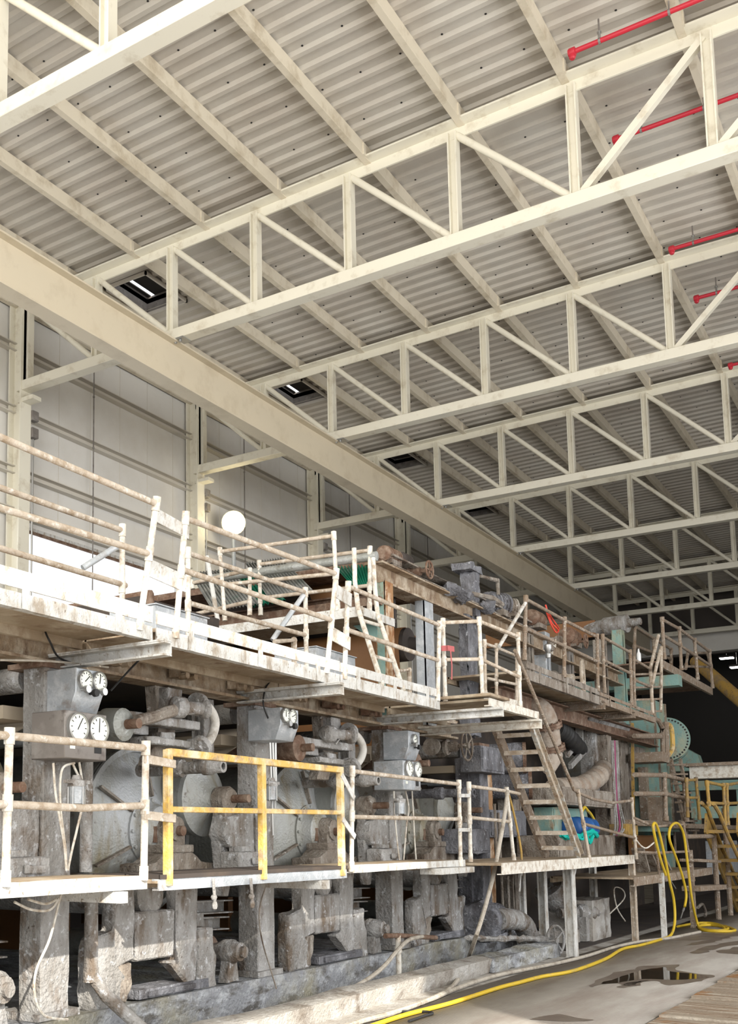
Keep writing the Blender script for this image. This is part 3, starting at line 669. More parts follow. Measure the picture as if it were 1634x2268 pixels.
for k,(pts) in enumerate(([(95,1385,-5.3),(110,1420,-5.2),(140,1462,-5.35),(230,1470,-5.3),(330,1420,-5.3)],[(245,1530,-5.3),(300,1470,-5.25),(340,1435,-5.3),(385,1455,-5.3),(410,1430,-5.3)],[(598,1600,-5.2),(583,1560,-5.2),(590,1520,-5.25),(612,1500,-5.3)],[(0,1462,-5.3),(120,1465,-5.25),(240,1478,-5.3)])):
    b = MB(); b.tube([AX(*p) for p in pts],.008,6,smooth=6); tag(b.build('loose_cable', M['black'] if k!=3 else M['hosegrey']), ['black cable dangling from the girder at the left edge','tangle of black cable strung from the gauge box to the girder','dark cable looping up beside the middle gauge box','pale rope strung along the girder at the left edge'][k], 'cable')
# dryer cylinders
YD = [AX(303,1848,-6.1).y+BAY*i for i in range(-1,3)]
def dryer(y, lab):
    z = 1.66; X = -6.10; t = thing('dryer_cylinder', (X,y,z), lab, 'dryer cylinder', 'dryer cylinders'); ax = (1,0,0)
    b = MB(); b.lathe((X-3.5,y,z),ax,[(0,.74),(3.42,.74),(3.42,.76),(3.47,.765)],56); b.build('shell', M['roll'], t)
    b = MB(); b.lathe((X,y,z),ax,[(0,.765),(.03,.765),(.03,.715),(-.01,.71),(.05,.55),(.10,.40),(.15,.27)],56,cap=False); b.build('dished_head', M['dryer'], t)
    b = MB(); b.lathe((X+.13,y,z),ax,[(-.03,.30),(.03,.30),(.04,.27),(.06,.25),(.16,.22),(.20,.16),(.22,.10)],32)
    for i in range(12): a = 2*PI*i/12; b.cyl((X+.15,y+.275*math.cos(a),z+.275*math.sin(a)),(X+.185,y+.275*math.cos(a),z+.275*math.sin(a)),.018,seg=6)
    b.build('manhole_cover', M['dryer'], t)
    for i in range(6):
        a = 2*PI*i/6+.45; d = V((0,math.cos(a),math.sin(a))); b = MB()
        p = V((X+.15,y,z))+d*.31; q = V((X+.045,y,z))+d*.68; b.bar(p,q,.022,.045,up=(1,0,0)); b.build('rib', M['pulpbrown'], t)
    b = MB(); b.cyl((X+.3,y,z),(X+.40,y,z),.075,seg=16); b.cyl((X+.40,y,z),(X+.52,y,z),.045,seg=12); b.build('journal', M['rust'], t)
    return t
dryer(YD[0],'dryer cylinder partly hidden at the left edge behind the lower railing')
dryer(YD[1],'large grey dryer cylinder head behind the left railing and yellow gate')
dryer(YD[2],'large grey dryer cylinder head behind the right half of the yellow gate')
dryer(YD[3],'grey dryer cylinder head behind the white railing right of the yellow gate')
def pedestal(y, lab):
    X = -5.80; z0 = 1.22; z = 1.68; t = thing('bearing_pedestal', (X,y,z0), lab, 'bearing pedestal', 'dryer bearing pedestals')
    b = MB(); b.prism([(X-.08,y-.52,z0),(X-.08,y+.52,z0),(X-.08,y+.52,z0+.16),(X-.08,y+.34,z0+.17),(X-.08,y+.18,z0+.26),(X-.08,y-.18,z0+.26),(X-.08,y-.34,z0+.17),(X-.08,y-.52,z0+.16)],(.26,0,0)); b.build('base', M['pulpbrown'], t, bevel=.01, crust=.012, cuts=3)
    b = MB(); b.box((X-.08,y-.2,z0+.25),(X+.19,y+.2,z0+.32)); b.build('sole_plate', M['pulpbrown'], t, bevel=.008)
    b = MB(); b.lathe((X-.10,y,z),(1,0,0),[(.02,.10),(.04,.135),(.20,.135),(.23,.11),(.26,.11),(.27,.07)],24); b.box((X-.05,y-.13,z-.16),(X+.14,y+.13,z-.04)); b.build('housing', M['pulpbrown'], t, crust=.008, cuts=2)
    for s in (-1,1):
        b = MB(); b.cyl((X+.02,y+s*.15,z-.12),(X+.02,y+s*.15,z+.02),.022,seg=6); b.build('bolt', M['rust'], t)
for i,lab in enumerate(('caked bearing pedestal of the dryer at the left edge','caked bearing pedestal behind the right post of the left railing','caked bearing pedestal behind the right half of the yellow gate','caked bearing pedestal behind the white railing right of the yellow gate')): pedestal(YD[i], lab)
# small dished felt rolls with their stands
def feltroll(y, z, r, lab, X=-5.78):
    t = thing('felt_roll', (X,y,z), lab, 'felt roll', 'small felt rolls')
    b = MB(); b.lathe((-9.3,y,z),(1,0,0),[(0,r*.96),(3.5,r*.96)],32); b.build('shell', M['roll'], t)
    b = MB(); b.lathe((X,y,z),(1,0,0),[(-.03,r),(.02,r),(.03,r*.93),(.05,r*.7),(.12,r*.38),(.17,r*.32)],36); b.build('dished_head', M['dryer'], t)
    b = MB(); b.lathe((X+.16,y,z),(1,0,0),[(0,.09),(.02,.115),(.14,.115),(.18,.09),(.19,.06)],18); b.box((X+.18,y-.08,z-.16),(X+.31,y+.08,z)); b.build('bearing_housing', M['pulpbrown'], t, crust=.012, cuts=2)
    b = MB(); b.cyl((X+.3,y,z),(X+.52,y,z),.038,seg=12); b.build('shaft', M['rust'], t)
    b = MB(); b.prism([(X+.18,y-.10,z-.15),(X+.18,y+.12,z-.15),(X+.18,y+.10,z-.62),(X+.18,y+.02,z-.88),(X+.18,y-.06,z-.88),(X+.18,y-.12,z-.4)],(.10,0,0)); b.build('stand', M['pulp'], t, bevel=.01, crust=.012, cuts=3)
for i,lab in ((-1,'small felt roll at the left edge behind the first post'),(0,'small dished felt roll seen through the yellow gate'),(1,'small dished felt roll just right of the yellow gate'),(2,'small dished felt roll right of the third dryer')):
    feltroll(8.22+BAY*i, 1.95, [.34,.34,.32,.30][i+1], lab)
def arm(y, lab):
    X = -5.42; b = MB(); b.prism([(X,y-.16,1.86),(X,y-.60,1.78),(X,y-.66,1.62),(X,y-.58,1.52),(X,y-.16,1.42)],(-.18,0,0)); tag(b.build('bracket_arm', M['pulp'], bevel=.012, crust=.008, cuts=3), lab, 'bracket', 'column bracket arms')
for i,lab in enumerate(('caked bracket arm reaching left from the left column','caked bracket arm reaching left from the middle column','caked bracket arm reaching left from the third column')): arm(5.85+BAY*i, lab)
for i,lab in enumerate(('small caked block on the walkway left of the left column','small caked block on the walkway left of the middle column','small caked block on the walkway left of the third column')):
    y = 5.85+BAY*i-.45; b = MB(); b.box((-5.45,y-.24,1.30),(-5.25,y+.22,1.47)).box((-5.24,y-.05,1.36),(-5.22,y+.15,1.42)).box((-5.45,y-.1,1.47),(-5.3,y+.05,1.52)); tag(b.build('clamp_block', M['pulp'], bevel=.008, crust=.008, cuts=2), lab, 'block', 'clamp blocks on the lower walkway')
# lower press frames, one set per bay
def lowbay(i, where):
    dy = BAY*i; X = -5.36
    def at(p): return [(x,y+dy,z) for x,y,z in p]
    def pr(poly, depth, name, lab, m, cat, grp, crust=.02):
        b = MB(); b.prism([(X if len(q)==2 else q[2], q[0]+dy, q[1]) for q in poly],(-depth,0,0)); tag(b.build(name, M[m], bevel=.015, crust=crust, cuts=3), lab+' '+where, cat, grp)
    pr([(6.20,.33),(6.58,.33),(6.60,.55),(6.52,.62),(6.70,.66),(6.72,1.24),(6.46,1.24),(6.45,.90),(6.20,.86),(6.17,.60)],.13,'cast_frame','left caked cast frame below the walkway,','pulp','frame','left cast frames below the walkway')
    pr([(6.52,.64),(6.70,.64),(6.68,.48),(6.62,.40),(6.60,.34),(6.53,.36)],.2,'caked_lump','hanging caked lump under the left frame,','pulpbrown','caked lump','caked lumps under the left frames',.03)
    pr([(6.73,.64),(7.22,.64),(7.24,1.02),(6.72,1.02)],.16,'save_all_tray','plain box tray between the cast frames,','pulp','tray','trays between the cast frames',.006)
    pr([(7.26,1.24),(7.56,1.24),(7.56,.52),(7.52,.38),(7.44,.36),(7.36,.44),(7.20,.56),(7.14,.60),(7.26,.62)],.12,'cast_frame','right caked cast frame with a curved foot,','pulp','frame','right cast frames below the walkway')
    pr([(7.56,.33),(7.84,.33),(7.84,.60),(7.80,.66),(7.80,.84),(7.56,.84)],.12,'footing_block','stepped caked block beside the right frame,','pulp','block','stepped footing blocks',.015)
    b = MB(); b.lathe((-9.0,6.98+dy,1.14),(1,0,0),[(0,.17),(3.58,.17),(3.62,.12)],20); tag(b.build('guide_roll', M['pulp']), 'caked roll end above the box tray, '+where, 'roll', 'rolls above the trays')
    b = MB(); b.box((-5.35,6.75+dy,.345),(-5.6,7.7+dy,.42)); b.box((-5.33,6.85+dy,.36),(-5.35,7.5+dy,.40)); tag(b.build('loose_plank', M['pulpblue'], crust=.01, cuts=2), 'blue grey caked plank lying in the opening, '+where, 'plank', 'planks in the frame openings')
    t = thing('felt_roll', (-5.5,8.12+dy,.33), 'low roll with bearing on a small pedestal, '+where, 'felt roll', 'low rolls on the plinth')
    y = 8.12+dy; z = .60
    b = MB(); b.lathe((-9.2,y-.05,z),(1,0,0),[(0,.13),(3.6,.13)],22); b.build('shell', M['roll'], t)
    b = MB(); b.lathe((-5.62,y-.05,z),(1,0,0),[(0,.135),(.03,.135)],22); b.build('end_ring', M['rust'], t)
    b = MB(); b.lathe((-5.5,y,z),(1,0,0),[(-.09,.06),(0,.085),(.03,.105),(.13,.105),(.16,.085),(.20,.08),(.21,.05),(.25,.05)],20); b.build('bearing_housing', M['pulp'], t, crust=.008, cuts=2)
    b = MB(); b.prism([(-5.47,y-.06,z-.08),(-5.47,y+.06,z-.08),(-5.47,y+.10,.335),(-5.47,y-.10,.335)],(.09,0,0)); b.build('pedestal', M['pulp'], t, crust=.008, cuts=2)
    for (ya,yb,zz,nm) in ((7.75,8.6,.98,'upper'),(5.1,5.66,.83,'lower')):
        b = MB(); b.channel((-5.75,ya+dy,zz),(-5.75,yb+dy,zz-.02),.12,.12,.012); b.box((-5.70,ya+dy-.02,zz-.06),(-5.66,ya+dy+.1,zz+.1)); tag(b.build('rail_beam', M['pulp']), '%s short channel beam below the walkway, %s'%(nm,where), 'beam', 'short channel beams')
W = ['before the first column','in the bay of the first dryer','in the bay of the second dryer','in the bay of the third dryer']
for i in range(3): lowbay(i, W[i+1])
# the low roll at the left edge
y = 8.12-BAY; t = thing('felt_roll', (-5.5,y,.33), 'low roll with bearing on a small pedestal at the bottom left corner', 'felt roll', 'low rolls on the plinth')
b = MB(); b.lathe((-9.2,y-.05,.60),(1,0,0),[(0,.13),(3.6,.13)],22); b.build('shell', M['roll'], t)
b = MB(); b.lathe((-5.5,y,.6),(1,0,0),[(-.09,.06),(0,.085),(.03,.125),(.13,.125),(.16,.095),(.20,.09),(.21,.05),(.25,.05)],20); b.build('bearing_housing', M['pulp'], t, crust=.008, cuts=2)
b = MB(); b.prism([(-5.47,y-.07,.52),(-5.47,y+.07,.52),(-5.47,y+.12,.335),(-5.47,y-.12,.335)],(.09,0,0)); b.build('pedestal', M['pulp'], t, crust=.008, cuts=2)
# drain pipe with elbow by the first column
b = MB(); b.tube([(-5.30,6.12,1.25),(-5.30,6.12,.62),(-5.22,6.2,.46),(-5.0,6.35,.22),(-4.9,6.4,.05)],.05,12); b.cyl((-5.3,6.12,.56),(-5.3,6.12,.66),.06,seg=12); tag(b.build('drain_pipe', M['pulp'], crust=.006), 'vertical drain pipe with an elbow beside the left column', 'pipe')
b = MB(); b.tube([(-5.34,6.1,1.35),(-5.34,6.1,2.3)],.05,12); tag(b.build('riser_pipe', M['pulp'], crust=.006), 'caked riser pipe along the left column above the walkway', 'pipe')
# valve stub pipes in the gutter
for (x,y,zt,l) in ((655,2205,.30,'short white stub pipe standing in the gutter'),):
    p = AZ(x,y,.06); b = MB(); b.cyl((p.x,p.y,0),(p.x,p.y,.26),.035,seg=10); b.ball((p.x,p.y,.27),.05,8,(1.3,1,.5)); tag(b.build('stub_pipe', M['white'], crust=.004, cuts=2), l, 'pipe')
p = AX(881,2072,-5.12)
t = thing('stand_pipe', (p.x,p.y,.1), 'white stand pipe with a rusty cross pipe in front of the third bay', 'pipe')
b = MB(); b.cyl((p.x,p.y,.05),(p.x,p.y,p.z),.03,seg=10); b.cyl((p.x,p.y,p.z-.18),(p.x,p.y,p.z-.12),.04,seg=10); b.build('stand', M['rail'], t)
b = MB(); b.tube([AX(853,2073,-5.12),p,AX(965,2077,-5.12)],.028,10); b.build('cross_pipe', M['rust'], t)
# ---------------- between the decks
def gaugebox(lab, side0, front0, z0, z1, y0, y1, xf, xb, m, dials, chamfer=False, knobs=0, slot=False):
    t = thing('gauge_panel', (xf,y0,z0), lab, 'gauge box', 'gauge boxes on the machine columns')
    b = MB()
    if chamfer: b.prism([(xb,y0,z0),(xf-.06,y0,z0),(xf,y0,z0+.14),(xf,y0,z1),(xb,y0,z1)],(0,y1-y0,0))
    else: b.box((xb,y0,z0),(xf,y1,z1))
    b.build('case', M[m], t, bevel=.006)
    for (fy,fz,r) in dials:
        c = V((xf,y0+(y1-y0)*fy,z0+(z1-z0)*fz)); b = MB(); b.lathe(c,(1,0,0),[(0,r),(.03,r),(.035,r*.9),(.02,r*.86)],24,cap=False); g = b.build('gauge', M['steel'], t)
        b = MB(); b.lathe(c,(1,0,0),[(.018,r*.87),(.022,r*.87)],24); b.build('dial', M['dial'], g)
        b = MB(); a = rnd.uniform(.2,2.4); b.bar(c+V((.025,-r*.2*math.cos(a),-r*.2*math.sin(a))),c+V((.025,r*.7*math.cos(a),r*.7*math.sin(a))),.006,.003,up=(1,0,0))
        for q in range(9): a = -.6+q*.53; b.bar(c+V((.024,r*.62*math.cos(a),r*.62*math.sin(a))),c+V((.024,r*.78*math.cos(a),r*.78*math.sin(a))),.005,.003,up=(1,0,0))
        b.build('needle', M['black'], g)
    for k in range(knobs):
        b = MB(); c = V((xf,y0+(y1-y0)*(.2+.3*k),z0+(z1-z0)*(.5-.06*(k%2)))); b.lathe(c,(1,0,0),[(0,.012),(.04,.012),(.04,.028),(.07,.028)],12); b.build('regulator_knob', M['steel'] if k%2==0 else M['black'], t)
    if slot:
        b = MB(); yy = y0+(y1-y0)*.7; b.box((xf+.001,yy,z0+.05),(xf+.004,yy+.075,z0+.16)); b.build('slot', M['black'], t)
        for q in ((.12,.2),(.3,.32)):
            b = MB(); b.box((xf+.001,y0+(y1-y0)*q[0],z0+(z1-z0)*q[1]),(xf+.006,y0+(y1-y0)*q[0]+.05,z0+(z1-z0)*q[1]+.03)); b.build('name_tag', M['dial'], t)
def gb(lab, px, xf, xb, m, **k):   # px = front face left, right, top, bottom in the survey
    x0,x1,yt,yb = px; a = AX(x0,(yt+yb)/2,xf); c = AX(x1,(yt+yb)/2,xf); zt = AX((x0+x1)/2,yt,xf).z; zb = AX((x0+x1)/2,yb,xf).z
    gaugebox(lab,0,0,zb,zt,a.y,c.y,xf,xb,m,**k)
gb('upper galvanised gauge box with two small dials on the left column', (168,229,1483,1578), -5.12, -5.42, 'galv', dials=[(.28,.72,.075),(.78,.74,.075)], chamfer=True, knobs=3)
gb('lower brown gauge box with two large dials on the left column', (143,236,1578,1682), -5.08, -5.40, 'greybox', dials=[(.27,.66,.105),(.76,.66,.105)], slot=True)
gb('galvanised gauge box with two dials on the middle column', (622,661,1570,1640), -5.06, -5.42, 'galv', dials=[(.18,.76,.07),(.55,.76,.07)], chamfer=True, knobs=2)
gb('upper galvanised gauge box on the third column', (905,930,1620,1683), -5.1, -5.42, 'galv', dials=[(.4,.7,.065)], chamfer=True, knobs=2)
gb('lower galvanised gauge box with two dials on the third column', (893,931,1686,1750), -5.06, -5.42, 'galv', dials=[(.25,.72,.095),(.75,.72,.095)], slot=True)
# cables under the boxes
def wires(px, X, lab, m='rail', r=.009):
    t = thing('cable_bundle', AX(*px[0][0],X), lab, 'cables')
    for pts in px:
        b = MB(); b.tube([AX(*p,X) for p in pts], r, 6, smooth=6); b.build('cable', M[m], t)
wires([[(118,1690),(122,1750),(130,1800),(142,1870),(147,1928)],[(165,1690),(140,1700),(133,1740),(135,1800),(145,1880),(147,1928)],[(175,1688),(180,1720),(184,1770),(172,1830),(160,1880),(150,1928)],[(160,1690),(172,1715),(185,1740),(186,1775)]], -5.15, 'dirty white cables hanging under the large gauges of the left column')
wires([[(598,1645),(600,1700),(602,1760),(605,1850)],[(604,1645),(606,1700),(609,1790)],[(610,1645),(611,1720),(612,1760)]], -5.2, 'straight grey cables under the gauge box of the middle column', 'steel', .011)
wires([[(872,1752),(874,1800),(880,1870),(886,1915)],[(898,1752),(905,1790),(900,1830),(893,1915)],[(912,1752),(915,1800),(918,1860),(922,1912)]], -5.2, 'pale cables hanging under the gauge boxes of the third column')
wires([[(138,1975),(130,2000),(110,2080),(80,2150),(78,2210),(100,2250),(150,2258)],[(130,1990),(110,2015),(70,2015),(32,1998)],[(125,1992),(100,2002),(62,1992)]], -5.0, 'pale hose loop hanging below the left walkway to the floor')
def lampjar(x,y,X,lab):
    p = AX(x,y,X); t = thing('work_lamp', p, lab, 'lamp', 'caged work lamps')
    b = MB(); b.lathe(p,(0,0,1),[(-.13,.03),(-.12,.05),(-.02,.055),(0,.06)],14); b.build('glass_jar', M['galv'], t)
    b = MB(); b.lathe(p,(0,0,1),[(0,.065),(.04,.065),(.05,.04),(.08,.03)],14); b.box(p+V((-.02,-.12,.02)),p+V((.02,.12,.045))); b.build('cap', M['pulp'], t)
    b = MB()
    for a in range(6): q = V((.06*math.cos(a),.06*math.sin(a),0)); b.tube([p+q,p+q+V((0,0,-.13))],.004,5)
    b.build('cage', M['steel'], t)
lampjar(170,1742,-5.1,'caged work lamp on the left column'); lampjar(885,1778,-5.1,'small work lamp on the third column')
lampjar(600,1742,-5.15,'black work lamp on the middle column')
# steam joints: bent pipe and horizontal nozzle
def bent(px, X, lab):
    t = thing('bent_steam_pipe', AX(*px[1],X), lab, 'pipe', 'curved white steam hoses')
    pts = [AX(*p,X) for p in px]
    b = MB(); b.tube(pts,.042,12,smooth=8); b.build('hose', M['hosewhite'], t)
    for q,d in ((pts[0],pts[1]-pts[0]),(pts[-1],pts[-2]-pts[-1])):
        b = MB(); b.lathe(q,d,[(-.06,.05),(-.03,.05),(-.03,.10),(.0,.10),(0,.10),(.03,.10),(.03,.06),(.06,.055)],16); b.build('flange', M['pulp'], t)
bent([(437,1560),(462,1568),(476,1600),(466,1636),(444,1655)], -5.3, 'curved white steam hose above the yellow gate')
bent([(772,1622),(792,1632),(804,1658),(796,1685),(778,1700)], -5.3, 'curved white steam hose right of the middle gauge box')
def nozzle(x,y,lab,m='pulp'):
    p = AX(x,y,-5.05); t = thing('steam_nozzle', p, lab, 'pipe', 'open pipe ends of the steam joints')
    b = MB(); b.lathe(p,(-1,0,0),[(0,.03),(0,.055),(.10,.055),(.12,.07),(.2,.07),(.22,.055),(.40,.055),(.42,.08),(.52,.08),(.55,.06),(.9,.06)],16,cap=False); b.build('pipe', M[m], t, crust=.004)
    b = MB(); b.lathe(p+V((-.05,0,0)),(1,0,0),[(0,.045),(.005,.045)],12); b.build('bore', M['black'], t)
nozzle(495,1697,'open pipe end poking out above the yellow gate middle post')
nozzle(838,1728,'open pipe end right of the yellow gate'); nozzle(1050,1755,'open pipe end beside the narrow railing gap','pulpblue')
# doctor shafts with levers above the dryers
def doctor(x,y,lab,m):
    p = AX(x,y,-5.15); t = thing('doctor_shaft', p, lab, 'shaft', 'lever shafts above the dryers')
    b = MB(); b.lathe(p,(-1,0,0),[(0,.03),(0,.04),(.15,.04)],12); b.build('shaft_end', M['rust'], t)
    b = MB(); b.lathe(p+V((-.12,0,0)),(-1,0,0),[(0,.08),(.03,.13),(.2,.14),(.24,.12),(.5,.12),(2.5,.12)],22); b.build('bearing', M[m], t)
doctor(308,1602,'round bearing right of the large gauges of the left column','roll')
doctor(693,1655,'rust red bearing right of the middle gauge box','rust'); doctor(950,1690,'bearing right of the third column gauge boxes','rust')
b = MB(); b.tube([AX(305,1597,-5.2),AX(345,1586,-5.2),AX(385,1573,-5.2)],.05,10); b.bar(AX(300,1600,-5.18),AX(380,1576,-5.18),.05,.06); tag(b.build('lever_arm', M['pulpbrown'], crust=.008, cuts=2), 'caked lever arm reaching from the left bearing to the curved hose', 'lever')
b = MB(); b.lathe(AX(402,1567,-5.3),(.3,.9,0),[(-.1,.05),(-.08,.09),(.02,.09),(.05,.06),(.2,.055),(.22,.08),(.26,.08)],14); tag(b.build('steam_valve', M['pulp'], crust=.006, cuts=2), 'caked valve body left of the curved hose above the yellow gate', 'valve')
b = MB(); b.lathe(AX(732,1626,-5.3),(.3,.9,0),[(-.12,.05),(-.08,.09),(.02,.09),(.05,.06),(.25,.055),(.27,.09),(.31,.09)],14); b.bar(AX(742,1648,-5.25),AX(758,1628,-5.25),.02,.015); tag(b.build('steam_valve', M['pulp'], crust=.006, cuts=2), 'caked valve body with a handle left of the second curved hose', 'valve')
for i,lab in enumerate(('grey flat bracket above the first dryer','grey flat bracket above the second dryer')):
    dy = BAY*i; b = MB(); b.box((-5.35,6.5+dy,2.52),(-5.7,7.6+dy,2.60)); b.box((-5.45,6.55+dy,2.44),(-5.7,7.0+dy,2.52)); b.box((-5.4,7.2+dy,2.6),(-5.6,7.4+dy,2.86)); tag(b.build('doctor_bracket', M['pulp'], bevel=.008, crust=.008, cuts=2), lab, 'bracket', 'flat brackets above the dryers')
    b = MB(); b.prism([(-5.5,7.15+dy,2.88),(-5.5,7.52+dy,2.88),(-5.5,7.42+dy,2.45),(-5.5,7.30+dy,2.20),(-5.5,7.05+dy,2.20),(-5.5,7.2+dy,2.5)],(-.12,0,0)); tag(b.build('hanger_plate', M['pulpbrown'], bevel=.008), 'curved hanger plate under the girder, '+W[i+1], 'plate', 'hanger plates')
    b = MB(); b.box((-5.35,6.85+dy,2.36),(-5.6,7.65+dy,2.42)); b.box((-5.4,7.1+dy,2.41),(-5.55,7.3+dy,2.48)); b.box((-5.3,7.45+dy,2.35),(-5.4,7.6+dy,2.44)); tag(b.build('doctor_beam', M['pulp'], bevel=.008, crust=.01, cuts=3), 'caked doctor beam over the top of the dryer, '+W[i+1], 'beam', 'doctor beams')
# felts climbing between the dryers, cross pipes and rolls
def felt(i, lab):
    dy = BAY*i
    P = [(7.95,2.06),(8.3,2.24),(9.05,2.57),(9.6,2.74)]
    b = MB(); n = len(P)
    b.add([(x,y+dy,z) for x in (-5.8,-9.4) for y,z in P],[(k,k+1,n+k+1,n+k) for k in range(n-1)]); o = b.build('dryer_felt', M['felt']); s_ = o.modifiers.new('t','SOLIDIFY'); s_.thickness = .015
    tag(o, lab, 'felt', 'felt runs between the dryers')
felt(-1,'tan felt run sloping up behind the left column'); felt(0,'tan felt run sloping up behind the middle column'); felt(1,'tan felt run sloping up behind the third column')
for i in range(-1,3):
    dy = BAY*i; lab = ['at the left edge','above the yellow gate','right of the middle column','behind the stairs'][i+1]
    b = MB(); b.tube([(-5.75,8.75+dy,2.80),(-9.6,8.75+dy,2.80)],.10,14); tag(b.build('header_pipe', M['pulp']), 'grey cross machine header pipe below the girder '+lab, 'pipe', 'cross header pipes')
    b = MB(); b.tube([(-5.7,8.9+dy,2.36),(-9.6,8.9+dy,2.36)],.045,10); tag(b.build('shower_pipe', M['galv']), 'thin pale cross machine pipe under the felt '+lab, 'pipe', 'cross shower pipes')
    b = MB(); b.box((-5.75,8.5+dy,2.48),(-9.5,8.8+dy,2.58)); tag(b.build('cross_beam', M['felt']), 'flat tan cross machine beam '+lab, 'beam', 'flat cross beams')
for i,lab in enumerate(('grey upright between the girder and cross pipes above the yellow gate','grey upright right of the middle gauge box')):
    y = 8.2+BAY*i; b = MB(); b.ibeam((-5.75,y,2.3),(-5.75,y,2.88),.16,.14,.015,.012,up=(1,0,0)); tag(b.build('hanger_post', M['pulp']), lab, 'post', 'grey hanger posts')
# paper and felt crossing behind in the lower dark
for i in range(-1,4):
    dy = BAY*i; b = MB(); b.box((-7.2,7.9+dy,.5),(-9.5,8.0+dy,2.2)); tag(b.build('paper_web', M['paper']), 'brown paper web hanging in the dark machine interior '+['left of the first column','behind the yellow gate','right of the yellow gate','behind the dark column','at the far bays'][i+1], 'paper web', 'paper webs inside the machine')
# ================================================================== upper machine parts and the far sections
def cx(px, X, **k): return [AX(*p,X) for p in px]
def simple(name, b, m, lab, cat, grp=None, **k): return tag(b.build(name, M[m], **k), lab, cat, grp)
# ---- cross catwalk over the machine
YC = 10.3; zc = 4.0
t = thing('cross_catwalk', (-6,YC,zc), 'white edged cross catwalk over the machine behind the upper walkway', 'walkway')
b = MB(); b.box((-5.12,YC,zc-.02),(-7.3,YC+.75,zc)); b.build('deck_plate', M['under'], t)
b = MB(); b.box((-5.12,YC-.02,zc-.05),(-7.3,YC,zc+.06)); b.box((-5.12,YC-.02,zc-.05),(-5.10,YC+.75,zc+.04)); b.build('edge_channel', M['white'], t)
b = MB(); b.prism([(-5.2,YC+.5,zc-.03),(-5.5,YC+.5,zc-.03),(-5.2,YC+.5,zc-.26)],(0,.03,0)); b.build('bracket', M['teal'], t)
def crail(Y, p, lab):
    f = lambda q: AY(*q, Y)
    posts = [(f(a),f(c)) for a,c in p[0]]; rails = [[f(q) for q in r] for r in p[1]]
    pipe_rail(lab, posts, rails, r=.024, group='cross catwalk railings', foot=True)
crail(YC, ([((498,1374),(487,1222)),((748,1352),(739,1187))], [[(487,1222),(739,1187)],[(505,1294),(737,1271)]]), 'front pipe railing of the cross catwalk, tallest')
crail(YC+.72, ([((577,1362),(574,1250)),((818,1352),(819,1219))], [[(574,1250),(819,1219)],[(575,1325),(818,1297)]]), 'rear pipe railing of the cross catwalk, ending at the ladder')
crail(YC+.35, ([((553,1362),(553,1262)),((426,1300),(424,1290))], [[(553,1262),(424,1292)],[(553,1332),(424,1362)]]), 'low grimy pipe railing at the left of the cross catwalk')
b = MB(); b.tube([AY(458,1232,YC-.1),AY(482,1374,YC-.1)],.028,8); simple('loose_post', b, 'white', 'leaning white pipe post at the left end of the cross catwalk', 'post')
# white ladder down to the upper walkway
t = thing('white_ladder', AZ(868,1520,3.09), 'white pipe ladder from the upper walkway up to the cross catwalk', 'ladder')
A1,A2 = AZ(846,1516,3.09),AZ(893,1528,3.09)
Lp = [A1, AY(793,1349,YC-.05), AY(786,1290,YC), AY(784,1214,YC)]; Rp = [A2, AY(836,1361,YC+.3), AY(830,1300,YC+.4), AY(826,1236,YC+.45)]
for P in (Lp,Rp):
    b = MB(); b.tube(P,.026,10); b.build('stringer', M['rail'], t)
for f in (.12,.36,.60,.84):
    b = MB(); b.tube([Lp[0].lerp(Lp[1],f+.0),Rp[0].lerp(Rp[1],f)],.02,8); b.build('rung', M['rail'], t)
# sheets, roll and covers on top of the machine
def sheet(px, Ys, mat_, lab, n=14, amp=.018):
    q = [AY(x,y,Y) for (x,y),Y in zip(px,Ys)]
    nrm = (q[1]-q[0]).cross(q[3]-q[0]).normalized()
    b = MB(); b.grid(lambda u,v: (q[0].lerp(q[1],u)).lerp(q[3].lerp(q[2],u),v)+nrm*(amp*math.sin(u*n*2*PI)), n*6, 2)
    o = b.build('corrugated_sheet', M[mat_]); s_ = o.modifiers.new('t','SOLIDIFY'); s_.thickness = .008
    return tag(o, lab, 'sheet', 'corrugated sheets on the machine')
sheet([(544,1247),(623,1236),(692,1306),(594,1322)],[12.0,12.0,11.2,11.2],'greysheet','dirty grey corrugated sheet leaning in the middle behind the cross catwalk')
sheet([(726,1238),(816,1226),(823,1298),(777,1292)],[11.9,11.9,11.3,11.3],'green','bright green corrugated sheet at the right end of the cross catwalk',10)
sheet([(521,1271),(560,1264),(632,1330),(560,1344)],[12.1,12.1,11.2,11.2],'green','green corrugated sheet glimpsed between two grimy grey sheets',7)
sheet([(421,1271),(512,1262),(575,1338),(470,1352)],[12.0,12.0,11.1,11.1],'greysheet','dirty grey corrugated sheet farthest left behind the cross catwalk')
b = MB(); b.tube([AY(428,1287,11.05),AY(834,1231,11.05)],.055,12); simple('spreader_roll', b, 'roll', 'long dark grey roll lying across behind the catwalk railings', 'roll')
b = MB(); b.box((-5.45,11.4,4.32),(-9.3,11.5,4.42)); simple('cross_rail', b, 'rust', 'rusty cross member under the corrugated sheets', 'beam')
b = MB(); q = [AY(668,1275,12.3),AY(775,1262,12.3),AY(785,1330,12.0),AY(690,1330,12.0)]; b.add(q,[(0,1,2,3)]); o = b.build('paper_web', M['paper']); o.modifiers.new('t','SOLIDIFY').thickness = .01; tag(o,'brown paper web between the grey and green corrugated sheets','paper web')
p = AX(333,1318,-6.0)
t = thing('hood_corner', p, 'dark grimy hood corner with a pipe frame at the left end of the catwalk', 'hood')
b = MB(); b.box(p+V((-1.8,-.1,-.18)),p+V((-.05,1.2,-.02))); b.build('hood_plate', M['void'], t)
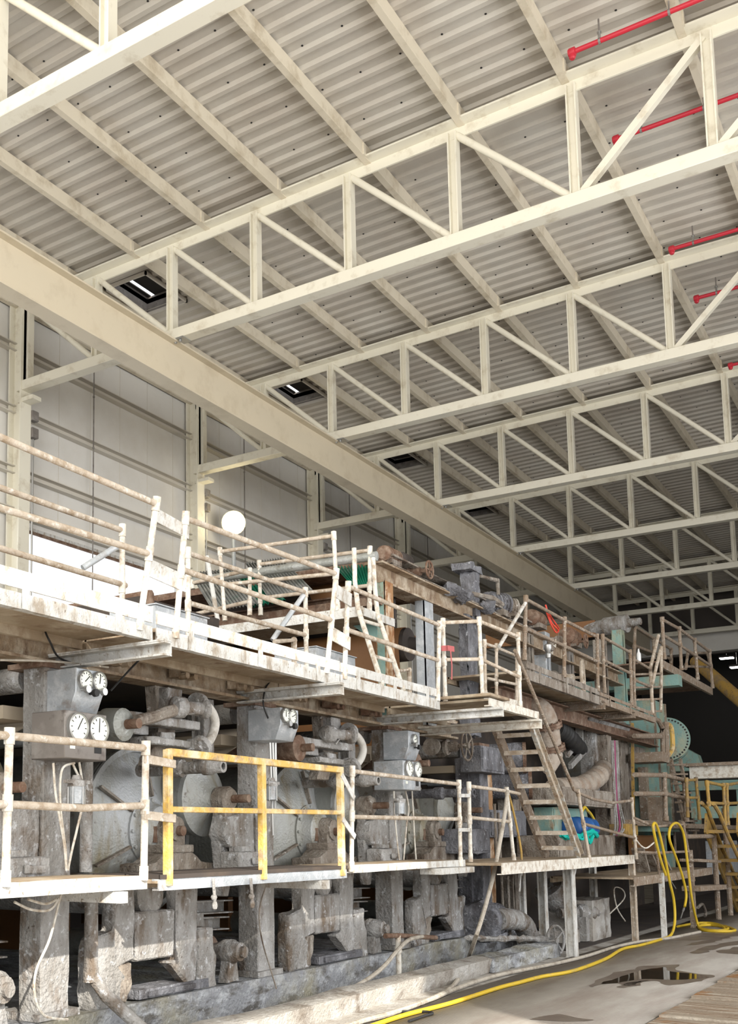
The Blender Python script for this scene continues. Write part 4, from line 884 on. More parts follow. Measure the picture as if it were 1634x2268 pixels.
b = MB(); b.tube([p+V((0,0,-.3)),p+V((0,0,.0)),p+V((-1.6,.1,.02))],.05,8); b.build('pipe_frame', M['rust'], t)
# cabinets on the upper walkway
def cab(px, X, depth, lab, m='galv'):
    x0,x1,yt,yb = px; a = AX(x0,(yt+yb)/2,X); c = AX(x1,(yt+yb)/2,X); zt = AX((x0+x1)/2,yt,X).z
    t = thing('cabinet', (X,a.y,ZU), lab, 'cabinet', 'cabinets on the upper walkway')
    b = MB(); b.box((X,a.y,ZU),(X-depth,c.y,zt-.01)); b.build('case', M[m], t, bevel=.008)
    b = MB(); b.box((X+.012,a.y-.012,zt-.01),(X-depth-.01,c.y+.012,zt)); b.build('lid', M[m], t)
cab((345,460,1352,1390), -5.3, .5, 'grey cabinet behind the joint of the left and middle upper walkways')
cab((700,787,1443,1478), -5.3, .5, 'pale cabinet behind the foot of the white ladder')
for px,lab in ((((608,1421),(651,1418),(651,1458)),'low bent pipe rail behind the middle upper walkway'),(((880,1486),(906,1484),(907,1534)),'low bent pipe rail right of the white ladder foot')):
    pts = cx(px,-5.3); pts[-1].z = ZU; b = MB(); b.tube(pts,.024,8); b.ball(pts[1],.035,8); simple('pipe_rail', b, 'railtop', lab, 'railing', 'low bent pipe rails')
# ---- tall frame behind the platform: teal column, grey column, crusted column, head beam
def bcol(x0, x1, X, z0, z1, m, lab, m2=None, crust=0):
    a,c = AX(x0,1450,X),AX(x1,1450,X); t = thing('frame_column', (X,a.y,z0), lab, 'column', 'tall frame columns')
    b = MB(); b.ibeam((X-.065,(a.y+c.y)/2,z0),(X-.065,(a.y+c.y)/2,z1),c.y-a.y,.13,.03,.03,up=(1,0,0)); b.box((X-.02,a.y,z0),(X,c.y,z1)); b.build('shaft', M[m], t, crust=crust, cuts=4 if crust else 0)
    if m2:
        b = MB(); b.box((X-.11,a.y-.012,z0),(X-.02,a.y,z1)); b.build('side_plate', M[m2], t)
bcol(856,874,-5.42,3.0,4.62,'rustorange','teal and rust column under the head beam behind the ladder','teal')
bcol(943,962,-5.45,3.0,4.62,'galv','grey steel column with a white patch behind the upper railing','galv')
bcol(1036,1058,-5.5,3.0,4.7,'pulpblue','dark ragged crusted column behind the upper stair platform','pulpblue',crust=.05)
YB0 = AX(836,1265,-5.5).y
t = thing('head_beam', (-5.5,YB0,4.6), 'long rusty head beam running above the upper walkway to the far sections', 'beam')
b = MB(); b.ibeam((-5.55,YB0,4.73),(-5.55,22.5,4.73),.24,.26,.025,.02); b.build('lower_beam', M['girder'], t, crust=.006, cuts=2)
b = MB(); b.channel((-5.6,YB0+.4,4.96),(-5.6,17.5,4.96),.25,.14,.02); b.build('upper_channel', M['pulpbrown'], t, crust=.02, cuts=3)
b = MB(); b.box((-5.7,YB0+.2,4.86),(-9.2,13.9,4.95)); b.build('roof_plate', M['rust'], t)
b = MB(); b.ibeam((-5.6,YB0+.4,4.52),(-9.2,YB0+.4,4.52),.14,.14,.02,.02); b.build('cross_beam', M['rust'], t)
# paper over its roll
t = thing('paper_run', (-5.9,13.1,3.0), 'wide brown paper web hanging from a roll behind the ladder', 'paper web')
b = MB(); pts = [(13.12+.0,2.6),(13.05,3.4),(12.98,4.1)]+[(13.22-.24*math.cos(a),4.15+.24*math.sin(a)) for a in (0,.4,.8,1.2,1.6,2.0)]+[(13.6,4.3)]
n = len(pts); b.add([(x,y,z) for x in (-5.95,-9.3) for y,z in pts],[(k,k+1,n+k+1,n+k) for k in range(n-1)]); o = b.build('paper', M['paper'], t); o.modifiers.new('t','SOLIDIFY').thickness = .008
b = MB(); b.lathe((-9.4,13.22,4.15),(1,0,0),[(0,.225),(3.5,.225),(3.52,.1),(3.7,.06)],24); b.build('roll', M['void'], t)
simple('shade_panel', MB().box((-5.75,12.45,4.3),(-9.3,12.5,4.84)).box((-6.3,13.6,2.9),(-9.4,13.7,4.85)).box((-9.4,11.5,2.9),(-9.5,20,4.85)), 'void', 'added dark panels standing in for shade behind the sheets and brown paper', 'panel')  # near-black panels added as a backdrop where only shade lies
# things on top of the head beam
def motor(px, X, r, L, lab, m='rust', ax=(0,1,0)):
    p = AX(*px,X); t = thing('roll_drive', p, lab, 'drive', 'drives on the head beam')
    b = MB(); b.lathe(p,ax,[(-L/2,r*.7),(-L/2+.03,r),(L/2-.03,r),(L/2,r*.7)],18)
    for k in range(5): b.lathe(p+V(ax)*(-L*.3+L*.15*k),ax,[(0,r*1.08),(.02,r*1.08)],18)
    b.build('housing', M[m], t, crust=.006)
    b = MB(); b.cyl(p+V(ax)*(L/2),p+V(ax)*(L/2+.12),r*.3,seg=10); b.build('shaft', M['rust'], t)
    b = MB(); b.box(p+V((-r,-L*.35,-r*1.25)),p+V((r,L*.35,-r*.7))); b.build('foot', M['pulpbrown'], t)
motor((862,1232),-5.6,.10,.42,'rusty drive at the near end of the head beam')
motor((892,1243),-5.7,.10,.30,'dark drive behind the first hand wheel','void')
motor((1098,1338),-5.6,.17,.45,'blue grey caked drive above the stair platform','pulpblue',(.4,.9,0))
motor((1126,1345),-5.5,.13,.3,'rust brown drum end beside the blue grey drive','pulpbrown',(.7,.7,0))
motor((1185,1372),-5.5,.13,.5,'grimy drive behind the far railing, nearer','rust')
motor((1262,1412),-5.5,.15,.5,'grimy drive behind the far railing, farther','rust')
def wheel(px, X, r, lab, m='rust', ax=(1,0,0), valve=True, rim=.014):
    p = AX(*px,X); t = thing('valve_handwheel', p, lab, 'valve', 'valves with hand wheels')
    a = V(ax).normalized(); rg = MB().ring(p, a, r, 22)
    b = MB(); b.tube(rg, rim, 8, closed=True)
    for k in range(5): b.tube([p, rg[int(k*22/5)]], rim*.8, 6)
    b.lathe(p,a,[(-.03,r*.2),(.03,r*.2)],10); b.build('wheel', M[m], t)
    if valve:
        b = MB(); q = p-a*.1; b.cyl(p, p-a*.3, .025, seg=8); b.lathe(p-a*.12,-a,[(0,.05),(.03,.07),(.12,.07),(.14,.11),(.18,.11),(.2,.08),(.42,.09)],14); b.build('valve_body', M[m], t, crust=.006)
        c = p-a*.42; b = MB(); b.lathe(c+V((0,-.18,0)),(0,1,0),[(0,.12),(.03,.12),(.03,.07),(.33,.07),(.33,.12),(.36,.12)],14); b.build('flange_pipe', M['pulpbrown'], t, crust=.006)
    return t
wheel((951,1262),-5.35,.11,'hand wheel valve on the near part of the head beam')
wheel((1034,1652),-5.25,.19,'large dark hand wheel behind the third column','pulpbrown')
wheel((1230,2083),-4.72,.20,'pale hand wheel low at the end of the curb beside the thick leg','pulp',(1,-.3,0),rim=.018)
wheel((1297,1420),-5.2,.12,'small rusty hand wheel on the far upper walkway','rust')
wheel((1290,1500),-5.1,.28,'large pale half hidden wheel on the far upper walkway floor','railtop',(1,.2,0),rim=.028)
# bracket with crossed pipes crusted with fibre
p = AX(1043,1320,-5.6); t = thing('crusted_bracket', p, 'blue grey fibre crusted bracket with a cross pipe above the crusted column', 'bracket')
b = MB(); b.box(p+V((-.1,-.12,-.35)),p+V((.1,.1,.33))); b.box(p+V((-.16,-.3,.33)),p+V((.12,.12,.43))); b.build('upright', M['pulpblue'], t, crust=.03, cuts=4)
b = MB(); b.tube([p+V((.1,-.2,-.02)),p+V((.12,.55,.05)),p+V((.12,1.0,.02))],.04,8); b.tube([p+V((.1,.1,.3)),p+V((.1,.85,.38)),p+V((.1,.85,.16))],.022,8); b.build('cross_pipe', M['pulpbrown'], t, crust=.01, cuts=1)
# fibre lumps hanging from the head beam
for k,(x,y,s_) in enumerate(((1020,1318,.14),(1000,1306,.10),(1075,1345,.12))):
    p = AX(x,y,-5.45); b = MB(); b.ball(p,s_,12,(1.1,1.6,.8)); simple('fibre_lump', b, 'pulpblue', ['largest grey fibre lump on the head beam left of the crusted bracket','small grey fibre lump on the head beam, leftmost','grey fibre lump on the head beam right of the crusted bracket'][k], 'lump', 'fibre lumps on the head beam', crust=.07, crust_scale=14, cuts=2)
# yellow frame pipes, red cable, bottle
p = AX(1210,1345,-4.7)
b = MB(); b.tube(spline([AX(*q,-4.7) for q in ((1208,1340),(1214,1360),(1222,1380),(1236,1396),(1230,1400),(1218,1378),(1210,1352),(1224,1372),(1238,1392))],5),.012,6); simple('red_cable', b, 'redcord', 'bright red cable looped over the far railing', 'cable')
t = thing('spray_bottle', AX(1415,1465,-5.0), 'white plastic bottle standing on the small shelf near the little ladder', 'bottle')
p = AX(1415,1465,-5.0); b = MB(); b.lathe(p,(0,0,1),[(0,.035),(.01,.04),(.15,.04),(.19,.018),(.22,.018)],14); b.build('bottle_body', mat('bottle_plastic',(.85,.87,.88),.35), t)
b = MB(); b.lathe(p+V((0,0,.22)),(0,0,1),[(0,.02),(.03,.02)],10); b.build('cap', M['steel'], t)
b = MB(); b.box(AX(1400,1474,-5.3)+V((-.4,-.2,-.03)),AX(1450,1474,-4.9)+V((0,.1,0))); simple('shelf_plate', b, 'teal', 'teal edged shelf plate under the white bottle', 'shelf')
# posts and panels behind the far rails
for k,(x,y0,y1,m) in enumerate(((1178,1395,1465,'pulpbrown'),(1215,1402,1475,'galv'),(1268,1440,1510,'greybox'),(1345,1420,1535,'pulpbrown'),(1386,1400,1530,'teal'))):
    X = -5.5; a = AX(x,y1,X); c = AX(x,y0,X); b = MB(); b.box((X,a.y-.13,3.79),(X-.2,a.y+.13,c.z)); b.box((X+.01,a.y-.05,3.95),(X+.02,a.y+.05,c.z-.1)); simple('upright_plate', b, m, ['brown upright behind the first far railing post','galvanised upright behind the far railing','dark panel behind the middle far railing post','brown upright behind the gap of the far railings','teal upright behind the last far railing'][k], 'upright', bevel=.006)
for k,(x,y,m) in enumerate(((1213,1440,'steel'),(1220,1425,'pulpbrown'))):
    p = AX(x,y,-5.1); t = thing('pressure_regulator', p, ['chrome pressure regulator on the galvanised upright','brown pressure regulator just above the chrome one'][k], 'regulator')
    b = MB(); b.lathe(p+V((0,0,-.12)),(0,0,1),[(0,.04),(.06,.05),(.08,.03),(.14,.06),(.2,.06),(.22,.02)],12); b.build('body', M[m], t)
    b = MB(); b.tube([p+V((0,.04,0)),p+V((0,.2,-.03)),p+V((0,.25,.1))],.012,6); b.build('tube', M['rail'], t)
p = AX(1340,1388,-6.2); b = MB(); b.lathe(p,(.9,-.2,0),[(-2.5,.16),(0,.16),(.0,.20),(.5,.20),(.52,.10),(.8,.08)],22); simple('reel_roll', b, 'pulp', 'tan roll end with a shaft high at the far end of the head beam', 'roll')
b = MB(); p = AX(1318,1395,-6.4); b.box((p.x-2.5,p.y,p.z-.15),(p.x,p.y+.1,p.z+.22)); simple('paper_web', b, 'paper', 'orange brown paper strip beside the tan roll end', 'paper web')

# ---- machine section behind the stairs
simple('shade_screen', MB().box((-6.3,14.6,0),(-6.4,27,3.7)).box((-4.62,15.6,0),(-6.3,36,.012)).box((-6.0,27,0),(-6.1,36,2.6)).box((-5.6,19.5,3.45),(-9.5,20,3.7)), 'void', 'added dark screens and floor sheet standing in for shade behind the stairs and ducts', 'screen')  # dark sheets added behind and underfoot, shade put into their colour
for k,(x0,x1,yt,m) in enumerate(((1042,1072,1680,'pulpblue'),(1076,1094,1690,'rustorange'),(1132,1158,1700,'pulpbrown'))):
    X = -5.55; a,c = AX(x0,1850,X),AX(x1,1850,X); zt = AX(x0,yt,X).z; b = MB(); b.box((X,a.y,.33),(X-.2,c.y,zt)); b.box((X+.015,a.y+.05,.5),(X,c.y-.05,zt-.1)); simple('section_upright', b, m, ['dark blue upright left of the steep stairs','narrow rusty upright beside the dark blue upright','brown upright seen through the stair treads'][k], 'upright', bevel=.01, crust=.012, cuts=4)
def ibox(px, X, d, name, lab, cat, m, **k):
    x0,x1,yt,yb = px; a = AX(x0,(yt+yb)/2,X); c = AX(x1,(yt+yb)/2,X); zt = AX((x0+x1)/2,yt,X).z; zb = AX((x0+x1)/2,yb,X).z
    b = MB(); b.box((X,a.y,zb),(X-d,c.y,zt)); b.box((X+.012,a.y+.03,zb+.03),(X,c.y-.03,zt-.03)); return simple(name, b, m, lab, cat, bevel=.008, **k)
ibox((1066,1116,1655,1712),-5.2,.3,'switch_box','dark blue grey switch box left of the stairs','box','pulpblue',crust=.006,cuts=2)
ibox((1038,1085,1836,1890),-5.3,.4,'switch_box','low dark blue housing at the foot of the blue upright','box','pulpblue',crust=.015,cuts=3)
ibox((1085,1165,1795,1855),-5.4,.4,'gear_case','dark housing seen below the stair treads','housing','pulpblue',crust=.015,cuts=3)
def duct(px, X, r, name, lab, m, ribs=0, flanges=(), smooth=6):
    pts = [AX(*p,X) if len(p)==2 else AX(p[0],p[1],p[2]) for p in px]; t = thing(name, pts[0], lab, 'duct')
    sp = spline(pts,smooth); b = MB(); n = len(sp)
    rr = (lambda f: r*(1+.06*math.sin(f*ribs*2*PI))) if ribs else None
    b.tube(spline(pts,smooth*4) if ribs else sp, r, 18, rr=rr); b.build('pipe', M[m], t)
    for f in flanges:
        i = min(int(f*(n-1)),n-2); d = (sp[i+1]-sp[i]).normalized(); b = MB(); b.lathe(sp[i],d,[(-.04,r*1.02),(-.04,r*1.32),(-.005,r*1.32),(-.005,r*1.25),(.005,r*1.25),(.005,r*1.32),(.04,r*1.32),(.04,r*1.02)],24)
        for q in range(10):
            e = MB().ring(sp[i],d,r*1.2,10)[q]; b.cyl(e-d*.06,e+d*.06,.016,seg=6)
        b.build('flange', M['rust'], t)
    return t
duct([(1150,1575,-5.6),(1172,1562,-5.3),(1198,1572,-5.1),(1212,1600,-5.05),(1218,1640,-5.05),(1222,1668,-5.05)],-5.1,.155,'duct_elbow','large dusty duct elbow turning down beside the stairs','duct',flanges=(.66,.93))
b = MB(); p = AX(1222,1670,-5.05); q = AX(1216,1702,-5.05); b.lathe(p,q-p,[(0,.16),(.1,.155),(.28,.10),(.33,.09)],18); simple('duct_reducer', b, 'duct', 'pale cone below the flanged duct elbow', 'duct')
duct([(1228,1612,-5.4),(1245,1622),(1262,1638),(1282,1660,-5.6)],-5.4,.15,'flexible_duct','black ribbed flexible duct behind the handrail','black',ribs=9)
duct([(1335,1700,-5.4),(1330,1712),(1312,1728),(1285,1742),(1255,1746),(1228,1748)],-5.2,.17,'wrapped_duct','ribbed dusty wrapped duct elbow above the brown tank','duct',ribs=12)
for k,(x,y) in enumerate(((1135,1678),(1148,1735))):
    p = AX(x,y,-5.35); t = thing('crusted_duct', p, ['upper fibre crusted round duct end behind the stairs','lower fibre crusted round duct end behind the stairs'][k], 'duct', 'fibre crusted duct ends')
    b = MB(); b.lathe(p+V((-.6,-.1,0)),(1,.35,0),[(0,.22),(.75,.22)],22); b.build('pipe', M['pulpblue'], t, crust=.04, crust_scale=10, cuts=3)
    b = MB(); b.lathe(p+V((.1,.14,0)),(1,.35,0),[(0,.23),(.05,.23),(.05,.18),(.03,.18)],22,cap=False); b.build('rim', M['rust'], t)
t = thing('strut_frame', AX(1270,1690,-5.5), 'grey bent channel strut behind the black duct', 'frame')
b = MB(); b.bar(AX(1283,1600,-5.5),AX(1283,1640,-5.5),.06,.12); b.bar(AX(1283,1640,-5.5),AX(1255,1672,-5.5),.06,.1); b.bar(AX(1308,1618,-5.5),AX(1306,1650,-5.5),.06,.12); b.bar(AX(1306,1650,-5.5),AX(1262,1697,-5.5),.06,.1); b.build('strut', M['pulp'], t)
b = MB(); b.add([AX(1300,1598,-5.2),AX(1320,1596,-5.6),AX(1392,1612,-5.6),AX(1392,1622,-5.2)],[(0,1,2,3)]); o = b.build('canopy_plate', M['pulp']); o.modifiers.new('t','SOLIDIFY').thickness = .08; tag(o,'grey caked canopy plate under the far walkway','plate')
def disc(px, X, r, lab, m, hub=True):
    p = AX(*px,X); t = thing('end_roll', p, lab, 'roll', 'roll heads')
    b = MB(); b.lathe(p,(1,0,0),[(-2.5,r*.97),(-.02,r*.97),(-.02,r),(.03,r),(.04,r*.9),(.08,r*.3)],36); b.build('head', M[m], t)
    if hub:
        b = MB(); b.lathe(p+V((.07,0,0)),(1,0,0),[(0,.14),(.12,.14),(.14,.1)],18); b.build('hub', M['pulpbrown'], t)
    return t
disc((1340,1675),-5.6,.50,'grey teal roll head behind the pale upright','dryer')
for k,(x0,x1,yt,yb,m,X) in enumerate(((1322,1345,1620,1790,'pulp',-5.35),(1352,1364,1630,1850,'pulpbrown',-5.2),(1384,1402,1600,1900,'pulpbrown',-5.5),(1404,1424,1640,1900,'pulpbrown',-5.7))):
    a,c = AX(x0,yb,X),AX(x1,yb,X); b = MB(); zb = max(.3,a.z); b.box((X,a.y,zb),(X-.25,c.y,AX(x0,yt,X).z)); b.box((X+.02,a.y,zb),(X,a.y+.06,AX(x0,yt,X).z)); simple('section_column', b, m, ['pale upright in front of the grey teal roll head','slim brown upright right of the roll head','thick brown column left of the teal column','brown column with cross shelves beside the thick brown column'][k], 'column', 'section columns', crust=.01, cuts=3)
b = MB(); b.bar(AX(1400,1602,-5.3),AX(1403,1870,-5.3),.05,.05); simple('yellow_pipe', b, 'yellowdull', 'yellow vertical pipe on the thick brown column', 'pipe')
b = MB(); b.bar(AX(1400,1662,-5.5),AX(1440,1672,-5.5),.2,.14); b.bar(AX(1402,1758,-5.6),AX(1440,1762,-5.6),.2,.06); simple('column_shelf', b, 'pulpbrown', 'two brown cross shelves between the far columns', 'shelf')
ibox((1245,1362,1748,1786),-4.95,.7,'tank','rust splashed tank under the wrapped duct','tank','pulpbrown',crust=.008,cuts=3)
ibox((1236,1362,1850,1900),-4.75,.6,'trough_box','plain brown box on the landing behind the stairs foot','box','pulpbrown',crust=.006,cuts=2)
ibox((1225,1300,1790,1850),-5.2,.3,'pump_case','pale green pump casing behind the blue drum','pump','teal',crust=.02,cuts=3)
p = AX(1290,1834,-4.95); t = thing('blue_drum', p, 'blue plastic drum lying behind the stairs', 'drum')
b = MB(); b.lathe(p+V((-.1,-.32,0)),(.2,1,0),[(0,.14),(.02,.17),(.2,.17),(.22,.18),(.24,.17),(.44,.17),(.46,.18),(.48,.17),(.64,.17),(.66,.14)],24); b.build('shell', M['blue'], t)
b = MB(); b.lathe(p+V((.03,.34,0)),(.2,1,0),[(0,.13),(.02,.13)],20); b.build('lid', M['black'], t)
b = MB(); P_ = [AX(x,y,-4.72) for x,y in ((1243,1846),(1256,1852),(1270,1850),(1284,1852),(1296,1846),(1310,1842),(1320,1850))]
for k in range(6): b.tube([q+V((.03*math.sin(k+i),0,.03*math.cos(k*2.1+i*1.7)-.01)) for i,q in enumerate(P_)],.022,6,smooth=4)
b.tube([AX(x,y,-4.7) for x,y in ((1296,1848),(1302,1860),(1306,1866),(1312,1852))],.03,6,smooth=4); simple('netting', b, 'turq', 'crumpled turquoise netting draped over the brown box', 'netting', crust=.02, crust_scale=25)
b = MB(); b.tube([AX(x,y,-4.85) for x,y in ((1288,1798),(1294,1788),(1300,1794),(1310,1806),(1319,1826),(1321,1850))],.022,8,smooth=5); simple('yellow_hose', b, 'hoseyellow', 'short yellow hose looping over the blue drum', 'hose')
ibox((1388,1412,1825,1852),-4.9,.3,'motor_case','tan and blue motor on the landing end','motor','yellowdull')
t = thing('hose_bundle', AX(1365,1700,-4.9), 'bundle of hanging grey and purple hoses beside the roll head', 'hoses')
for k in range(5):
    b = MB(); o_ = k*4; b.tube([AX(x+o_*.8,y,-4.95) for x,y in ((1354,1640),(1357,1720),(1360,1780),(1362+k*2,1830),(1358,1850))],.016,6,smooth=5); b.build('hose', mat('purple_hose',(.28,.05,.13),.5) if k==2 else M['pulp'], t)
# pump and pipes low under the landing
p = AX(1072,2040,-5.2); t = thing('stock_pump', (p.x,p.y,.33), 'dark blue crusted pump under the landing', 'pump')
b = MB(); b.lathe(p+V((0,-.3,0)),(0,1,0),[(0,.12),(.05,.25),(.25,.27),(.3,.2),(.5,.16),(.55,.22),(.62,.22)],22); b.build('casing', M['pulpblue'], t, crust=.05, crust_scale=9, cuts=3)
b = MB(); b.box((p.x-.25,p.y-.3,.3),(p.x+.2,p.y+.3,p.z-.15)); b.build('foot', M['pulpblue'], t, crust=.04, cuts=3)
t = thing('pump_elbow', AX(1150,2030,-5.0), 'tan elbow pipe leaving the dark pump', 'pipe')
b = MB(); b.tube([AX(x,y,-5.05) for x,y in ((1098,2038),(1120,2036),(1142,2038),(1160,2050),(1170,2075))],.14,16,smooth=5); b.build('elbow', M['pulp'], t, crust=.01)
b = MB(); b.tube([AX(x,y,-4.82) for x,y in ((1035,2076),(1100,2080),(1150,2079),(1215,2082))],.035,8,smooth=4); simple('crusted_pipe', b, 'pulp', 'thin crusted pipe running to the pale hand wheel', 'pipe', crust=.03, crust_scale=20, cuts=1)
for k,(x,yt,yb) in enumerate(((1113,1940,2050),(1127,1940,2070),(1098,1780,1900),(1106,1800,1900))):
    b = MB(); b.tube([AX(x-3,yt,-5.2),AX(x+2,yb,-5.2)],.02,8); simple('thin_pipe', b, 'pulpbrown', ['thin vertical pipe above the pump, left one','thin vertical pipe above the pump, right one','thin vertical pipe by the blue upright, left one','thin vertical pipe by the blue upright, right one'][k], 'pipe', 'thin vertical pipes')
p = AZ(1235,2075,.0); b = MB(); q0,q1 = AX(1212,1965,-5.4),AX(1262,2040,-5.2); b.lathe(q0,q1-q0,[(0,.24),((q1-q0).length,.17)],18); simple('discharge_chute', b, 'pulp', 'grey sloping chute behind the thick leg', 'chute')
p = AX(1288,2022,-4.9); b = MB(); b.lathe(p,(.6,.8,0),[(-.4,.08),(-.1,.09),(-.08,.13),(.05,.13),(.07,.1),(.22,.1),(.24,.05),(.3,.05)],16); b.box((p.x-.1,p.y-.15,0.02),(p.x+.1,p.y+.12,p.z-.05)); simple('small_pump', b, 'pulp', 'small whitish crusted pump behind the thick leg', 'pump', crust=.02, cuts=2)
# concrete blocks
q = [AZ(1318,2086,0),AZ(1428,2078,0)]; t0 = AX(1318,2000,q[0].x).z
b = MB(); b.box((q[0].x,q[0].y-.1,0),(q[0].x-.8,q[1].y-.1,.62)); simple('concrete_block', b, 'conc', 'large grey concrete block under the landing', 'block', crust=.02, cuts=5)
b = MB(); p = AZ(1270,2092,0); b.box((p.x,p.y,0),(p.x-.5,p.y+1.2,.2)); simple('concrete_block', b, 'conc', 'low concrete footing left of the large block', 'block', crust=.02, cuts=4)

# ---- second low platform, far teal section
XQ = -4.0; zq = 1.0
ya,yb_ = AX(1405,1960,XQ).y, AX(1578,1945,XQ).y
deck('second lower platform behind the hanging yellow hoses', ya, yb_, XQ, -5.2, zq, .13, mt='railbrown', group='far low platforms')
p = AX(1465,1960,XQ); b = MB(); b.bar((XQ,p.y,0),(XQ,p.y,zq+.02),.075,.075); b.box((XQ-.06,p.y-.06,0),(XQ+.06,p.y+.06,.015)); simple('platform_leg', b, 'white', 'bright white leg of the second lower platform', 'leg')
bpy.data.objects['platform_leg'].name = 'platform_stanchion'
p = AX(1531,1960,XQ); b = MB(); b.bar((XQ,p.y,0),(XQ,p.y,1.35),.09,.09); b.box((XQ-.07,p.y-.07,0),(XQ+.07,p.y+.07,.015)); simple('platform_stanchion', b, 'railbrown', 'brown leg of the second lower platform beside the hose coil', 'leg')
pp = [((1462,1955),(1447,1831)),((1536,1950),(1513,1826))]
P1 = [(AX(*a,XQ),AX(*c,XQ)) for a,c in pp]
pipe_rail('brown pipe railing holding the yellow hoses', P1, [[AX(1405,1812,XQ),P1[0][1],P1[1][1]],[AX(1413,1887,XQ),AX(1452,1889,XQ),AX(1524,1886,XQ)]], pm='railbrown', rm='railbrown', group='far low railings')
b = MB(); b.tube([AX(x,y,XQ+.05) for x,y in ((1410,1862),(1420,1874),(1432,1878),(1448,1866))],.012,6,smooth=5); simple('loose_rope', b, 'rail', 'pale rope slung between two railings by the yellow hoses', 'rope')
# step frame right of the hoses
XR2 = -4.0
t = thing('step_stand', AX(1560,1960,XR2), 'brown step frame with two landings right of the hoses', 'frame')
for pts in (((1525,1905),(1578,1908)),((1530,1968),(1590,1964))):
    b = MB(); b.bar(AX(*pts[0],XR2),AX(*pts[1],XR2),.3,.05 if pts[0][1]<1950 else .09); b.build('tread', M['railbrown'], t)
for x,y0,y1 in ((1580,1850,2046),(1603,1790,2030)):
    b = MB(); a = AX(x,y0,XR2); c = AX(x,y1,XR2); c.z = max(c.z,0); b.tube([a,V((XR2,a.y,0))],.05,8); b.build('post', M['railbrown'], t)
b = MB(); b.tube([AX(1520,1853,XR2),AX(1582,1852,XR2)],.04,8); b.build('top_bar', M['railbrown'], t)
# yellow stairs at the right edge
t = thing('yellow_stairs', AZ(1634,2030,0), 'worn yellow stairs at the right edge', 'stairs')
sa,sb = AX(1562,1822,-4.05),AX(1640,2030,-4.05)
for dx in (0,.55):
    b = MB(); b.bar(V((sa.x+dx,sa.y,sa.z)),V((sb.x+dx,sb.y,0.02)),.04,.42); b.build('stringer', M['yellowdull'], t)
for i in range(6):
    f = (i+.6)/6.5; c = V((sa.x,sa.y,sa.z)).lerp(V((sb.x,sb.y,.02)),f); b = MB(); b.box((c.x+.02,c.y-.17,c.z-.03),(c.x+.53,c.y+.17,c.z+.03)); b.build('tread', M['yellowdull'], t)
b = MB(); b.tube([AX(x,y,-4.0) for x,y in ((1553,1778),(1566,1790),(1574,1812),(1600,1880),(1632,1950),(1660,2010))],.035,8); b.build('handrail', M['yellowdull'], t)
b = MB(); b.tube([AX(x,y,-3.5) for x,y in ((1580,1780),(1592,1800),(1612,1850),(1640,1910))],.035,8); b.build('handrail', M['yellowdull'], t)
# teal column with the bolted disc
XT = -5.2
def tcol(x0,x1,yt,yb,X,lab,m='teal'):
    a,c = AX(x0,(yt+yb)/2,X),AX(x1,(yt+yb)/2,X); zt = AX(x0,yt,X).z; zb = AX(x0,yb,X).z
    t = thing('teal_column', (X,a.y,zb), lab, 'column', 'teal columns'); b = MB(); b.box((X,a.y,zb),(X-.5,c.y,zt)); b.build('shaft', M[m], t)
    for q in (a.y+.02,c.y-.12):
        b = MB(); b.box((X+.03,q,zb),(X,q+.10,zt)); b.build('edge_flange', M['railbrown'], t)
tcol(1448,1475,1550,1685,XT,'teal column in front of the bolted disc')
tcol(1462,1490,1688,1890,XT,'lower teal column below the bolted disc')
p = AX(1476,1637,-5.5); t = thing('bolted_disc', p, 'large teal disc ringed with dark bolt holes beyond the teal column', 'disc')
R_ = .50; DA = (.22,-1,-.02); b = MB(); b.lathe(p,DA,[(-.9,R_*.98),(-.1,R_*.98),(-.1,R_),(0,R_),(0,R_*.99)],48); b.build('disc', M['teal'], t)
b = MB(); b.lathe(p,DA,[(-.5,R_*1.06),(-.10,R_*1.06)],48,cap=False); b.build('band', M['rust'], t)
a_ = V(DA).normalized(); rg = MB().ring(p,a_,R_*.89,40); b = MB()
for q in rg: b.cyl(q-a_*.05,q+a_*.006,.022,seg=8)
o = b.build('bolt_hole', M['black'], t)
b = MB(); b.lathe(p,DA,[(0,.1),(.03,.1),(.05,.04)],18); b.build('hub', M['teal'], t)
b = MB(); b.tube([AX(x,y,-5.0) for x,y in ((1479,1604),(1486,1612),(1489,1640),(1488,1660),(1480,1672))],.05,8,smooth=5); simple('hoop_rail', b, 'yellow', 'yellow hoop rail in front of the bolted disc', 'railing')
b = MB(); b.tube([AX(x,y,-4.95) for x,y in ((1404,1630),(1464,1630),(1466,1612),(1458,1596),(1450,1592))],.045,8); b.tube([AX(x,y,-4.95) for x,y in ((1466,1612),(1468,1680))],.045,8); b.tube([AX(1474,1600,-4.95),AX(1476,1682,-4.95)],.06,8); simple('hoop_rail', b, 'railbrown', 'brown hoop rail in front of the teal column', 'railing')
b = MB(); b.box(AX(1442,1676,-5.0)+V((-.4,0,-.1)),AX(1482,1682,-4.8)+V((0,0,.12))); simple('cradle_plate', b, 'railbrown', 'brown cradle plate under the teal column', 'plate')
b = MB(); p = AX(1508,1682,-5.9); b.prism([(p.x-.6,p.y,p.z-.3),(p.x+.5,p.y,p.z-.3),(p.x+.4,p.y,p.z+.1),(p.x+.1,p.y,p.z+.3),(p.x-.5,p.y,p.z+.3)],(0,.4,0)); simple('disc_saddle', b, 'teal', 'teal saddle under the bolted disc', 'saddle')
